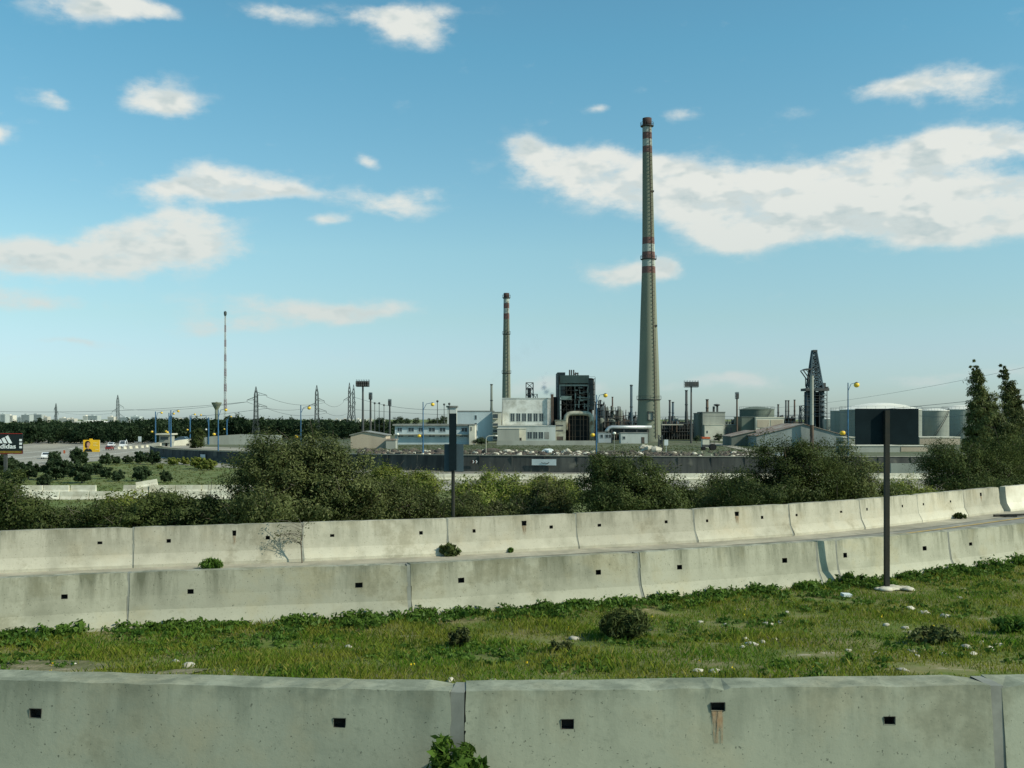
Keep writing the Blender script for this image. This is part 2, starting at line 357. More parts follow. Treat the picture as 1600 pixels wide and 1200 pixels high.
def scatter_ellipsoids(ells, n, rg, surf=.35):
    """n clump centres spread in a list of ellipsoids (cx,cy,cz,rx,ry,rz)"""
    e = np.array(ells); w = (e[:, 3]*e[:, 5]*e[:, 4])**.62; w /= w.sum()
    k = rg.choice(len(e), n, p=w); d = rg.normal(size=(n, 3)); d /= np.linalg.norm(d, axis=1, keepdims=True)
    t = (surf+(1-surf)*rg.random((n, 1)))
    return e[k, :3]+d*e[k, 3:]*t
def tree(name, label, cat, ells, base, leaf, nclump=90, clump=.45, per=170, ll=.14, lw=.05, seed=1, group=None, stems=3, sr=.07, up=.15, ragged=0, twigs=45):
    rg = np.random.default_rng(seed); rr = random.Random(seed)
    root = thing(name, label, cat, base, group)
    c = scatter_ellipsoids(ells, nclump, rg)
    if ragged:
        ec = np.array(ells)[:, :3]; c[:len(ec)] = ec; c[len(ec):2*len(ec)] = ec+np.array([0, 0, .2]); c[2*len(ec):3*len(ec)] = ec-np.array([0, 0, .25])
        c[:, 0] += rg.normal(size=nclump)*ragged*np.array([1.0]); c[:, 2] += rg.normal(size=nclump)*ragged*.6
    ea = np.array(ells); dd = ((c[:, None, :]-ea[None, :, :3])/ea[None, :, 3:])**2; ow = dd.sum(2).argmin(1)
    cl_ = np.minimum(clump, .75*ea[ow, 3])[:, None]
    rad = cl_*rg.uniform(.55, 1.35, (nclump, 1))*np.array([[1.15, 1.1, .8]])*rg.uniform(.8, 1.2, (nclump, 3))
    mn, mxx = ea[:, :3]-ea[:, 3:], ea[:, :3]+ea[:, 3:]; mn = mn.min(0); mxx = mxx.max(0)
    V = leaves(c, rad, per, ll, lw, rg, up, mid=((mn+mxx)/2-np.array([0, 0, .25])*(mxx-mn), (mxx-mn)/2))
    quads('crown', V, leaf, root)
    b = Vector(base); mb = MB()
    top = Vector(np.array(ells)[:, :3].mean(0))
    for s in range(stems):
        e = Vector(c[rr.randrange(nclump)]); st = b+Vector((rr.uniform(-.3, .3)*(stems > 1), rr.uniform(-.3, .3)*(stems > 1), -.3))
        m1 = st.lerp(top, .45)+Vector((rr.uniform(-.2, .2), rr.uniform(-.2, .2), 0)); m2 = m1.lerp(e, .55)+Vector((0, 0, .2))
        mb.tube([st, m1, m2, e], [sr, sr*.75, sr*.45, sr*.15], 6)
        for q in range(6):
            e2 = Vector(c[rr.randrange(nclump)]); mb.tube([m1.lerp(m2, rr.random()), m2.lerp(e2, .5), e2], [sr*.35, sr*.22, sr*.08], 5)
    for q in range(twigs):
        k_ = rr.randrange(nclump); e = Vector(c[k_]); dv = Vector((rr.uniform(-1, 1), rr.uniform(-1, .2), rr.uniform(.2, 1.2))).normalized()*clump*rr.uniform(1.2, 2.1)
        mb.tube([e-dv*.5, e+dv*.4+Vector((0, 0, .03)), e+dv], [sr*.16, sr*.11, sr*.05], 4)
    mb.build('trunk', M['bark'], root, True)
    return root
def pxell(px, py, rx, ry, Y, dy=None):
    k = Y/F; return (X(px, Y), Y, Z(py, Y), rx*k, (dy if dy else rx*k*.8), ry*k)

# ------------------------------------------------------------------ wall lines (world metres)
FAR = [(-18, 20.9)]+[(X(p, 5360/(y-655)), 5360/(y-655)) for p, y in ((0, 893), (209, 885), (472, 875), (697, 866), (897, 855.5), (1080, 846), (1228, 836), (1338, 826), (1428, 815.5), (1500, 806.5), (1556, 799.5))]+[(20.6, 39.5), (24, 43)]
MIDT = [(-120, 907), (202, 893), (637, 880), (993, 862), (1270, 845), (1300, 843), (1475, 829.5), (1610, 816), (1700, 808)]
MID = [(X(p, 3920/(y-655)), 3920/(y-655)) for p, y in MIDT]
FRT = [(X(p, 3520/(y-655)), 3520/(y-655)) for p, y in ((-108, 1051), (718, 1071), (1540, 1061), (2250, 1052))]
PROF = [(-.30, 0), (-.30, .07), (-.17, .30), (-.135, .52), (-.127, .62), (-.10, .90), (.10, .90), (.17, .30), (.30, .07), (.30, 0)]

def barrier(p, q, z0, label, group, m, holes=(), big=(), prof=PROF, seed=0, gap=.03, hz=.57, name='concrete_barrier', keyw=True, hw=.05, hh=.035, ysh=0):
    """one barrier segment from p to q (plan); holes = fractions along the segment where a lifting hole sits"""
    p = Vector((p[0], p[1], 0)); q = Vector((q[0], q[1], 0)); d = q-p; Lg = d.length; d.normalize(); nrm = Vector((d.y, -d.x, 0))  # faces the camera
    ang = math.atan2(d.y, d.x); rr = random.Random(seed)
    root = thing(name, label, 'barrier', ((p.x+q.x)/2, (p.y+q.y)/2, z0), group); root.rotation_euler = (0, 0, ang)
    a, b = -Lg/2+gap, Lg/2-gap
    allh = [(-Lg/2+Lg*h, hw*rr.uniform(.85, 1.15), hh*rr.uniform(.85, 1.2), hz+rr.uniform(-.012, .012)) for h in holes]+[(-Lg/2+Lg*t[0], t[2], t[3], t[1]) for t in big]
    xs = sorted(set([round(a+(b-a)*i/max(8, int(Lg/.22)), 4) for i in range(max(8, int(Lg/.22))+1)]))
    for h, w, hgt, zz in allh:
        xs = [x for x in xs if abs(x-h) > w+.02]+[h-w, h+w]
    xs = sorted(xs)
    zs = sorted(set([round(v, 3) for h, w, hgt, zz in allh for v in (zz-hgt, zz+hgt)]))
    pr = list(prof)
    for z in zs:
        for i in range(len(pr)-1):
            (y0, z0_), (y1, z1_) = pr[i], pr[i+1]
            if z0_ < z-1e-4 and z1_ > z+1e-4:
                pr.insert(i+1, (lerp(y0, y1, (z-z0_)/(z1_-z0_)), z)); break
    n = len(pr); vs = []; wob = [rr.uniform(-1, 1) for _ in xs]
    for i, x in enumerate(xs):
        for j, (y, z) in enumerate(pr):
            e = .006 if z > .85 else .004
            ch = -abs(rr.gauss(0, .006)) if z > .85 else 0
            if (i in (0, len(xs)-1)) and z > .85 and rr.random() < .5: ch -= rr.uniform(.0, .03)
            wv_ = .004*math.sin(x*1.7+seed)+.003*math.sin(x*4.1+seed*2+z*3)
            vs.append((x+(rr.uniform(-.010, .010) if i in (0, len(xs)-1) else 0), y+wv_+(rr.uniform(-e, e)*.6 if z > .85 else 0), z+ch+wob[i]*.002))
    fs = []; hv = []
    for i in range(len(xs)-1):
        for j in range(n-1):
            xm = (xs[i]+xs[i+1])/2; zm = (pr[j][1]+pr[j+1][1])/2; front = pr[j][0] < 0 and pr[j+1][0] < 0
            if front and any(abs(xm-h) < w and abs(zm-zz) < hgt for h, w, hgt, zz in allh): continue
            fs.append((i*n+j, (i+1)*n+j, (i+1)*n+j+1, i*n+j+1))
    fs += [tuple(range(n)), tuple(range((len(xs)-1)*n, len(xs)*n))[::-1]]
    def local(mb, nm, mt, par=root, smooth=False):
        me = bpy.data.meshes.new(nm); me.from_pydata(mb.v, [], mb.f); me.materials.append(mt); me.update()
        o = bpy.data.objects.new(nm, me); col.objects.link(o); o.parent = par; return o
    mb = MB(); mb.add(vs, fs); local(mb, 'barrier_body', m)
    for h, w, hgt, zz in allh:
        yy = -.125 if prof is PROF else prof[4][0]
        hb = MB(); w2 = w+.004; g2 = hgt+.004; y0, y1 = yy+.004, yy+.10
        hb.add([(h-w2, y0, zz-g2), (h+w2, y0, zz-g2), (h+w2, y0, zz+g2), (h-w2, y0, zz+g2), (h-w2, y1, zz-g2), (h+w2, y1, zz-g2), (h+w2, y1, zz+g2), (h-w2, y1, zz+g2)],
               [(0, 1, 5, 4), (1, 2, 6, 5), (2, 3, 7, 6), (3, 0, 4, 7), (4, 5, 6, 7)])
        local(hb, 'drain_opening' if w > hw*1.1 else 'lifting_hole', M['hole'])
    if big and big[0][0] and len(big[0]) > 4:
        for t in big:
            h = -Lg/2+Lg*t[0]; rb = MB(); zb = t[1]-t[3]; prv = None
            pts = []
            k = 8
            for i in range(k+1):
                z = lerp(zb, zb-.26, i/k); y = interp(z, sorted([(zz, yv) for yv, zz in prof[1:6]]))-.009
                wd = t[2]*lerp(1.0, .7, i/k); pts += [(h-wd, y, z), (h+wd*.8, y, z)]
            rb.add(pts, [(2*i, 2*i+1, 2*i+3, 2*i+2) for i in range(k)]); local(rb, 'rust_stain', M['rust'])
    if keyw:
        kb = MB(); s = .96
        kp = [(y*s, z*.985) for y, z in prof]; nn = len(kp)
        kb.add([(b-.002, y, z) for y, z in kp]+[(Lg/2+gap+.014, y, z) for y, z in kp], [(i, nn+i, nn+i+1, i+1) for i in range(nn-1)]); local(kb, 'joint_filler', M['joint'])
    return root
def frac(a, b, px, line_z, tops=None):
    """fraction along segment a-b (plan points) at photo column px"""
    t = (px-800)/F; ax, ay = a; bx, by = b
    den = (bx-ax)-t*(by-ay); return (t*ay-ax)/den

# front wall
FP = [(-.25, 0), (-.25, .12), (-.228, .35), (-.211, .52), (-.203, .60), (-.17, .95), (.17, .95), (.22, .35), (.25, .12), (.25, 0)]
fh = [[75, 540], [883, 1375], []]
flabels = ['greenish grey concrete barrier with two round holes at the bottom left of the view', 'greenish grey concrete barrier with a rusty notch along the bottom of the view',
           'greenish grey concrete barrier past the dark joint at the bottom right corner']
for i in range(3):
    a, b = FRT[i], FRT[i+1]; hs = [frac(a, b, p, 0) for p in fh[i]]
    big = [(frac(a, b, 1113, 0), .80, .055, .03, 1)] if i == 1 else []
    barrier(a, b, .20, flabels[i], 'front row of concrete barriers', M['bar_front'], hs, big, FP, 11+i, gap=.05, hz=.67, hw=.05, hh=.035)
# middle wall
mh = [[102], [299, 560], [717, 930], [1056, 1219], [], [1313, 1437], [1508], [], []]
ml = ['concrete barrier at the left end of the middle row with one hole and yellowish stains', 'concrete barrier second from the left in the middle row, pale with two holes',
      'yellow stained concrete barrier of the middle row above the centre of the grass', 'concrete barrier of the middle row with two holes, left of the short filler piece', 'short concrete filler piece between two joints of the middle row',
      'concrete barrier of the middle row directly behind the dark sign post', 'concrete barrier of the middle row at the right edge of the view', 'last concrete barrier of the middle row running out of view', 'farthest concrete barrier of the middle row beyond the right edge']
MID.append((MID[-1][0]+3.4, MID[-1][1]+2.6))
for i in range(len(MID)-1):
    a, b = MID[i], MID[i+1]
    barrier(a, b, 0, ml[i], 'middle row of concrete barriers', M['bar_mid'], [frac(a, b, p, 0) for p in mh[i]], [], PROF, 31+i, gap=.025, hw=.055, hh=.04)
# far wall
fhh = {1: [157], 2: [264, 418], 3: [518, 656], 4: [738, 858], 5: [933, 1037], 6: [1100, 1186], 7: [1239, 1309], 8: [1349, 1404], 9: [1437, 1479], 10: [1535]}
fbg = {2: 366, 4: 816, 6: 1147, 10: 1527}
fl = {0: 'pale concrete barrier at the left end of the far row', 1: 'pale concrete barrier of the far row at the left edge with one hole', 2: 'far row barrier with a narrow drain hole and rust run, left of the bare shrub',
      3: 'clean pale concrete barrier of the far row under the big olive shrub', 4: 'far row barrier with a square drain hole above rust, beside a dark weed tuft', 5: 'concrete barrier of the far row at the middle with only two small holes',
      6: 'streaked concrete barrier of the far row with a black square drain hole', 7: 'concrete barrier of the far row just left of the tall dark sign post', 8: 'concrete barrier of the far row crossed by the tall dark sign post',
      9: 'short looking concrete barrier of the far row right of the sign post', 10: 'concrete barrier of the far row with a black square hole just before the gap', 11: 'bright broken concrete barrier after the gap in the far row at the right edge', 12: 'bright concrete barrier farthest along the far row at the right edge'}
for i in range(len(FAR)-1):
    a, b = FAR[i], FAR[i+1]
    big = [(frac(a, b, fbg[i], 0), .70, .065 if i != 2 else .04, .06, 1)] if i in fbg else []
    hs = [frac(a, b, p, 0) for p in fhh.get(i, [])] if i != 10 else []
    g = .02; mm = M['bar_far']
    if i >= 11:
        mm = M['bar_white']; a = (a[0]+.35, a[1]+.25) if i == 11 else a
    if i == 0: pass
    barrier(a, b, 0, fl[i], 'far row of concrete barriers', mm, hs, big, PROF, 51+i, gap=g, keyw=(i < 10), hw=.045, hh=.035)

# ------------------------------------------------------------------ ground
def Yf(x): return interp(x, FAR)
def Ym(x): return interp(x, MID)
def Yfr(x): return interp(x, FRT)
def sm(t): t = max(0, min(1, t)); return t*t*(3-2*t)
def noise2(x, y): return math.sin(x*.9+1.3*math.sin(y*.7))*math.cos(y*1.1+math.sin(x*.5))*.5+math.sin(x*2.3+y*1.7)*.2
def G(x, y):
    d = y-Yf(x)
    if d < 1: return -.15
    return -.15-6.35*sm((d-1)/55)+noise2(x*.12, y*.12)*.25*sm((d-5)/60)*(1 if y < 400 else 0)*(1 if y < 135 else 0)
def sheet(name, xs_fn, ys, nx, hfn, m, kind='structure'):
    vs = []; fs = []
    for y in ys:
        x0, x1 = xs_fn(y)
        for i in range(nx+1):
            x = lerp(x0, x1, i/nx); vs.append((x, y, hfn(x, y)))
    for j in range(len(ys)-1):
        for i in range(nx):
            a = j*(nx+1)+i; fs.append((a, a+1, a+nx+2, a+nx+1))
    mb = MB(); mb.add(vs, fs); o = mb.build(name, m, None, True); tag(o, kind=kind); return o
ys = [-12, -5, 0, 4, 8]+[8+1.0*i for i in range(1, 60)]+[68*1.045**i for i in range(0, 60)]+[1100, 1500, 2500, 5000, 12000, 30000]
sheet('ground', lambda y: (-30-abs(y)*1.1, 30+abs(y)*1.1), ys, 150, G, M['soil'])
def strip(name, pts_a, pts_b, z, m, n=1, zf=None, kind='structure'):
    vs = []; fs = []
    for a, b in zip(pts_a, pts_b):
        for k in range(n+1):
            x = lerp(a[0], b[0], k/n); y = lerp(a[1], b[1], k/n); vs.append((x, y, zf(x, y) if zf else z))
    for i in range(len(pts_a)-1):
        for k in range(n):
            q = i*(n+1)+k; fs.append((q, q+1, q+n+2, q+n+1))
    mb = MB(); mb.add(vs, fs); o = mb.build(name, m, None, True)
    # make faces point up
    me = o.data
    if me.polygons[0].normal.z < 0: me.flip_normals()
    tag(o, kind=kind); return o
# verge with bumps
rgv = np.random.default_rng(5)
def vz(x, y):
    t = (y-8.6)/max(1, (Ym(x)-8.9)); e = min(1, max(0, (Ym(x)-.2-y)/.8))
    return lerp(.55, 0.02, sm(t/.9))*1.0+(noise2(x*1.1, y*1.6)*.05+noise2(x*3+5, y*3.7)*.02)*e
xs = [-14+.2*i for i in range(190)]
strip('verge', [(x, Yfr(x)+.02) for x in xs], [(x, Ym(x)-.05) for x in xs], 0, M['verge_soil'], 46, vz)
def offs(line, d):
    out = []
    for i in range(len(line)):
        a = Vector((*line[max(0, i-1)], 0)); b = Vector((*line[min(len(line)-1, i+1)], 0)); t = (b-a).normalized(); nrm = Vector((-t.y, t.x, 0))
        out.append((line[i][0]+nrm.x*d, line[i][1]+nrm.y*d))
    return out
fx = [-30+.7*i for i in range(90)]
farline = [(x, Yf(x)) for x in fx]
midr = [(x-.0, Ym(x)) for x in fx]
strip('ramp_road', [(x, min(Ym(x), Yf(x)-4)) for x in fx], farline, -.004, M['asphalt'], 4)
strip('road_shoulder', offs(farline, -1.15), offs(farline, -.05), .004, M['shoulder'], 3, lambda x, y: .004)
yl = [p for p in offs(farline, -1.75) if p[0] > 1]; yl2 = [p for p in offs(farline, -1.60) if p[0] > 1]; n = min(len(yl), len(yl2))
strip('yellow_edge_line', yl[-n:], yl2[-n:], .008, M['yellow'], 1)
# shoulder behind the camera side (ground the front barrier stands on)
strip('near_road', [(-16, -6), (16, -6)], [(-16, 8.6), (16, 8.6)], .18, M['asphalt'], 4)

# ------------------------------------------------------------------ lower highway and retaining wall
RW = [(-105, 297), (-96, 275), (-83, 252), (-69, 235), (-55, 219), (-43, 210), (-28, 199.5), (-12, 192), (8, 187.5), (29, 185), (60, 184), (85, 186), (110, 190), (150, 200), (200, 214)]
def Yrw(x): return interp(x, RW) if x > -105 else 297+(-105-x)*7
RWs = [(x, Yrw(x)) for x in [-105+3*i for i in range(102)]]
def ZT(x): return interp(max(-105, x), [(-105, -4.5), (-69, -4.0), (-43, -3.7), (-12, -3.4), (29, -3.45), (300, -3.45)])
def plat(x, y): d = y-Yrw(x); return lerp(ZT(x)-.02, interp(min(400, max(-130, x)), [(-130, -5.4), (-105, -5.3), (-60, -4.4), (-30, -4.05), (400, -4.05)]), sm(d/95))
pxs = [-260+5*i for i in range(31)]+[-105+3*i for i in range(102)]+[201+15*i for i in range(40)]
def prow(t): return
vs = []; fs = []; D = [0, .01, 2, 6, 12, 20, 30, 45, 60, 80, 105, 140, 200, 300, 500, 900, 1600, 3200]
for x in pxs:
    y0 = Yrw(x)
    for k, d in enumerate(D):
        if x <= -105:
            yy = y0+d; zz = -6.52 if k == 0 else plat(x, yy)
            if k == 1: yy = y0+12
            if k > 1: yy = y0+12+d
            vs.append((x, yy, zz if k == 0 else plat(x, y0+d)))
        else:
            vs.append((x, y0+.15+d, ZT(x)-.3 if k == 0 else plat(x, y0+d)))
nd = len(D)
for i in range(len(pxs)-1):
    for k in range(nd-1):
        a = i*nd+k; fs.append((a, a+nd, a+nd+1, a+1))
mb = MB(); mb.add(vs, fs); o = mb.build('plant_ground', M['plant_ground'], None, True); tag(o, kind='structure')
w = thing('retaining_wall', 'long dark grey retaining wall curving along the sunken highway below the refinery', 'retaining wall', (29, 185, -6.5))
mb = MB(); vs = []; fs = []
for i, p in enumerate(RWs):
    zt = ZT(p[0])
    for y, z in ((-.35, -6.6), (0, zt), (.4, zt), (.4, -6.6)): vs.append((p[0], p[1]+y, z))
for i in range(len(RWs)-1):
    for k in range(3): a = i*4+k; fs.append((a, a+4, a+5, a+1))
fs += [(0, 1, 2, 3), tuple(len(vs)-4+k for k in (3, 2, 1, 0))]
mb.add(vs, fs); mb.build('wall_face', M['ret_wall'], w)
mb = MB()
for i in range(len(RWs)-1):
    a, b = RWs[i], RWs[i+1]
    za, zb_ = ZT(a[0]), ZT(b[0]); mb.add([(a[0], a[1]-.12, za), (b[0], b[1]-.12, zb_), (b[0], b[1]-.12, zb_+.14), (a[0], a[1]-.12, za+.14), (a[0], a[1]+.5, za+.14), (b[0], b[1]+.5, zb_+.14)], [(0, 1, 2, 3), (3, 2, 5, 4)])
mb.build('coping', M['ret_cap'], w)
mb = MB()
for i in range(1, len(RWs)-1, 2):
    for t_ in (0,):
        x = RWs[i][0]+t_*3; y = Yrw(x)-.19; mb.box(x-.07, x+.07, y-.02, y+.12, -6.6, ZT(x)-.03)
mb.build('pilasters', M['ret_wall'], w)
strip('highway_slip_road', offs(RWs, -11), offs(RWs, -.4), -6.47, M['asphalt_low'], 2)
strip('kerb_strip', offs(RWs, -1.6), offs(RWs, -.9), -6.36, M['white_line'], 1)
hw = [(-128, 150), (-129, 200), (-131, 260), (-140, 340), (-165, 430), (-215, 540), (-330, 720)]
strip('highway', offs(hw, 33), offs(hw, -33), -6.46, M['asphalt_low'], 4)
for k in (-22, -8, 6):
    strip('lane_line', offs(hw, k), offs(hw, k+.9), -6.45, M['white_line'], 1)
strip('sand_median', offs(hw, 12), offs(hw, 26), -6.44, M['pale_road'], 1)
cr = [(-24+10*i, 158) for i in range(22)]
strip('service_road', [(x, 141+.02*max(0, x)) for x, y in cr], [(x, 164+.03*max(0, x)) for x, y in cr], -6.46, M['pale_road'], 2)

dx_ = [-99+3*i for i in range(14)]
strip('dirt_lot', [(x, Yrw(x)+7) for x in dx_], [(x, Yrw(x)+30) for x in dx_], 0, M['pale_road'], 4, lambda x, y: plat(x, y)+.06)
# barrier blocks beyond (proto copied)
def block_proto(label, group, m, loc, L=3.4):
    r = thing('concrete_block', label, 'barrier', loc, group)
    mb = MB(); n0 = 6
    pr = [(-.3, 0), (-.3, .1), (-.15, .4), (-.1, 1.0), (.1, 1.0), (.15, .4), (.3, .1), (.3, 0)]
    vs = [(x, y, z) for x in (-L/2, L/2) for y, z in pr]; n = len(pr)
    mb.add(vs, [(i, n+i, n+i+1, i+1) for i in range(n-1)]+[tuple(range(n)), tuple(range(n, 2*n))[::-1]])
    me = bpy.data.meshes.new('block'); me.from_pydata(mb.v, [], mb.f); me.materials.append(m); me.update()
    o = bpy.data.objects.new('block_body', me); col.objects.link(o); o.parent = r; return r
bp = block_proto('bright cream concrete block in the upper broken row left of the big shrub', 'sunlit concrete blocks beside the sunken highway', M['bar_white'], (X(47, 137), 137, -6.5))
k = 0
for i in range(1, 9):
    x = X(47, 137)+3.5*i
    if i == 3: continue
    dup(bp, (x, 137+.15*i+rnd.uniform(-.2, .2), -6.5), rz=rnd.uniform(-.06, .06)+.03)
t = dup(bp, (X(230, 136), 136, -5.6), 'cream concrete block lying tilted on top of the broken row', rz=.15, sc=(.8, 1, .8)); t.rotation_euler[1] = -.16
bp2 = dup(bp, (X(25, 125), 125, -6.5), 'cream concrete block in the lower row in front of the broken row')
for i in range(1, 8):
    if i in (5,): continue
    dup(bp2, (X(25, 125)+3.5*i, 125+.2*i, -6.5), rz=.04)
bm = dup(bp, (-30, 166, -6.5), 'low grey concrete block in the line on the far side of the service road', sc=(1, 1, 1)); bm['group'] = 'grey blocks along the service road'
for i in range(1, 30):
    dup(bm, (-30+3.45*i, 166+.03*max(0, -30+3.45*i), -6.5))
bn = dup(bp, (X(830, 148), 148, -6.5), 'cream concrete block on the near side of the service road'); bn['group'] = 'cream blocks on the near edge of the service road'
for i in range(1, 10):
    if i in (3, 6): continue
    dup(bn, (X(830, 148)+3.5*i, 148, -6.5))
# far guard blocks at left along highway
bq = dup(bp, on(222, 700), 'small white block in the line beside the highway by the guard house', rz=1.5, sc=(.6, 1, .9)); bq['group'] = 'white blocks beside the highway'
for q in ((213, 700.6), (204, 701.2), (195, 701.8), (230, 699), (186, 702)):
    dup(bq, on(*q), rz=1.5, sc=(.6, 1, .9))

# ------------------------------------------------------------------ grass, weeds, stones on the verge
BARE = [(-6.4, 13.0, 1.5, .75), (-4.15, 12.5, .45, .25)]
for i_, (bx_, by_, ba, bb) in enumerate(BARE):
    mb = MB(); n_ = 26; rr_q = random.Random(i_); ks = [0, .5, 1]; vs = [(bx_, by_, vz(bx_, by_)+.014)]; fs = []
    w_ = [rr_q.uniform(.75, 1.15) for _ in range(n_)]
    for kk in (.33, .66, 1):
        for q in range(n_):
            a_ = 2*math.pi*q/n_; X_ = bx_+ba*kk*w_[q]*math.cos(a_); Y_ = by_+bb*kk*w_[q]*math.sin(a_); vs.append((X_, Y_, vz(X_, Y_)+.016))
    fs = [(0, 1+q, 1+(q+1) % n_) for q in range(n_)]+[(1+k_*n_+q, 1+(k_+1)*n_+q, 1+(k_+1)*n_+(q+1) % n_, 1+k_*n_+(q+1) % n_) for k_ in (0, 1) for q in range(n_)]
    mb.add(vs, fs); tag(mb.build('bare_soil', M['bare'], None, True), kind='structure')
def blades(n, rg, xr, hmin, hmax, wdt, region, zfn):
    x = rg.uniform(xr[0], xr[1], n); u = rg.random(n)
    lo = np.array([region(a)[0] for a in x]); hi = np.array([region(a)[1] for a in x])
    y = lo+(hi-lo)*u
    # patchiness
    p = np.sin(x*1.3+np.sin(y*1.7)*1.2)*np.cos(y*1.9+np.sin(x*.8))+.5*np.sin(x*3.1+y*2.3)
    keep = (p > -1.0+.25*rg.normal(size=n))
    for bx_, by_, ba, bb in BARE: keep &= ((x-bx_)/ba)**2+((y-by_)/bb)**2+.25*rg.normal(size=n) > 1
    x, y, p = x[keep], y[keep], p[keep]; n = len(x)
    z = np.array([zfn(a, b) for a, b in zip(x, y)])
    h = rg.uniform(hmin, hmax, n)*(1+.35*p)*np.clip(1+.25*rg.normal(size=n), .3, 2); h = np.clip(h, .02, .3)
    a = rg.uniform(0, 2*np.pi, n); lean = rg.uniform(.1, .8, n)*h
    bx, by = np.cos(a), np.sin(a); l2 = rg.uniform(0, 2*np.pi, n)
    base = np.stack([x, y, z-.01], 1); side = np.stack([bx, by, 0*bx], 1)*(wdt*rg.uniform(.6, 1.4, n))[:, None]
    mid = base+np.stack([np.cos(l2)*lean*.35, np.sin(l2)*lean*.35, h*.6], 1); tip = base+np.stack([np.cos(l2)*lean, np.sin(l2)*lean, h], 1)
    V = np.stack([base-side, base+side, mid+side*.7, tip], 1)
    return V.reshape(-1, 3)
rg = np.random.default_rng(3)
V = blades(230000, rg, (-9, 15), .03, .085, .0055, lambda x: (Yfr(x)+.25, Ym(x)-.32), vz)
tag(quads('grass', V, M['grass']), 'short bright green grass covering the verge between the front and middle barriers', 'grass', kind='stuff')
# broad-leaved ground weeds among the grass
cx = rg.uniform(-9, 15, 2600); lo = np.array([Yfr(a)+.3 for a in cx]); hi = np.array([Ym(a)-.35 for a in cx]); cy = lo+(hi-lo)*rg.random(2600)
p = np.sin(cx*.9+2)*np.cos(cy*1.4+np.sin(cx)); kp = p > .05; cx, cy = cx[kp], cy[kp]
wx = rg.uniform(-9.5, 15.5, 1100); dn = rg.random(1100)**1.8*.9; wk = (np.sin(wx*2.1)+np.sin(wx*5.3+1)+rg.normal(size=1100)*.6) > -.7; wx = wx[wk]; dn = dn[wk]
wy = np.array([Ym(a) for a in wx])-.38-dn; cx = np.concatenate([cx, wx]); cy = np.concatenate([cy, wy])
cz = np.array([vz(a, b) for a, b in zip(cx, cy)])+.03; cz[-len(wx):] += .02+.08*rg.random(len(wx))**3
V = leaves(np.stack([cx, cy, cz], 1), np.full((len(cx), 3), 1.0)*np.array([[.14, .14, .05]]), 22, .07, .035, rg, .2, .1)
tag(quads('ground_weeds', V, M['leaf_weed']), 'low leafy weeds spread through the verge grass', 'weeds', kind='stuff')
cx = rg.uniform(-6, 14, 45); cy = np.array([lerp(Yfr(a)+.6, Ym(a)-1, rg.random()) for a in cx]); 
cz = np.array([vz(a, b) for a, b in zip(cx, cy)])+.09
V = leaves(np.stack([cx, cy, cz], 1), np.full((len(cx), 3), .04), 4, .022, .022, rg, .2, .1)
tag(quads('yellow_flowers', V, M['flower']), 'tiny yellow flowers dotted through the verge grass', 'flowers', kind='stuff')
# weed tufts
def vpos(px, py, n=30):      # hit the verge surface from the camera
    Y = 9.0
    while Y < 40:
        x = X(px, Y); z = Z(py, Y)
        if z <= vz(x, Y): return Vector((x, Y, vz(x, Y)))
        Y += .02
    return Vector((X(px, 12), 12, 0))
def tuft(label, cat, p, r, h, leaf, seed, ll=.11, lw=.045, n=26, per=60, group=None, name='weed_tuft'):
    rg = np.random.default_rng(seed); c = scatter_ellipsoids([(p[0], p[1], p[2]+h*.5, r, r*.8, h*.5)], n, rg)
    V = leaves(c, np.full((n, 3), r*.32), per, ll, lw, rg, .6, .2)
    o = quads(name, V, leaf, None, loc=tuple(p)); return tag(o, label, cat, group)
g = 'leafy weeds along the foot of the middle barriers'
for i, (px, rr_, hh_) in enumerate([(100, .35, .28), (20, .3, .2), (290, .35, .22), (255, .28, .18), (365, .25, .15), (470, .4, .26), (560, .4, .24), (655, .35, .24), (740, .3, .18), (850, .3, .18), (905, .3, .2), (965, .45, .3), (1035, .3, .2), (1110, .4, .22), (1180, .35, .22), (1255, .3, .25), (1330, .45, .36), (1460, .35, .26), (1490, .45, .3), (1545, .5, .34), (1590, .5, .3), (1420, .3, .2)]):
    x0 = None
    Y = 9
    while Y < Ym(X(px, Y))-.42: Y += .02
    tuft('bright green leafy weed clump at the foot of the middle barrier row', 'weed', (X(px, Y), Y, vz(X(px, Y), Y)-.03), rr_, hh_*.55, M['leaf_weed'], 200+i, .09, .045, 22, 50, g, 'weed_clump')
p = vpos(977, 998); tuft('dark round twiggy shrublet standing in the grass right of centre', 'shrub', p, .38, .42, M['leaf_dark'], 91, .12, .02, 60, 90, name='small_shrub')
p = vpos(720, 1012); tuft('small dark shrublet in the grass near the middle of the verge', 'shrub', p, .16, .26, M['leaf_olive'], 92, .1, .02, 20, 60, name='small_shrub')
p = vpos(875, 1018); tuft('faint low dark tuft in the grass below the small white rock', 'weed', p, .14, .14, M['leaf_olive'], 93, .1, .02, 14, 60)
p = vpos(1460, 1005); tuft('grey green weed clump among the scattered stones on the right', 'weed', p, .36, .16, M['leaf_olive'], 94, .08, .04, 30, 60)
p = vpos(1590, 990); tuft('dark green weed clump in the grass at the right edge', 'weed', p, .34, .18, M['leaf_weed'], 95, .08, .04, 30, 60)
tuft('dark green weed growing in front of the front barrier at the bottom edge', 'weed', (X(705, 8.0), 8.0, .2), .26, .62, M['leaf_weed'], 96, .11, .05, 50, 70)
def roadpt(px, py): Y = 5360/(py-655)-.42; return (X(px, Y), Y, 0)
tuft('dark rosette weed at the foot of the far barrier near its joint', 'weed', roadpt(704, 865.5), .22, .30, M['leaf_dark'], 97, .12, .06, 30, 60)
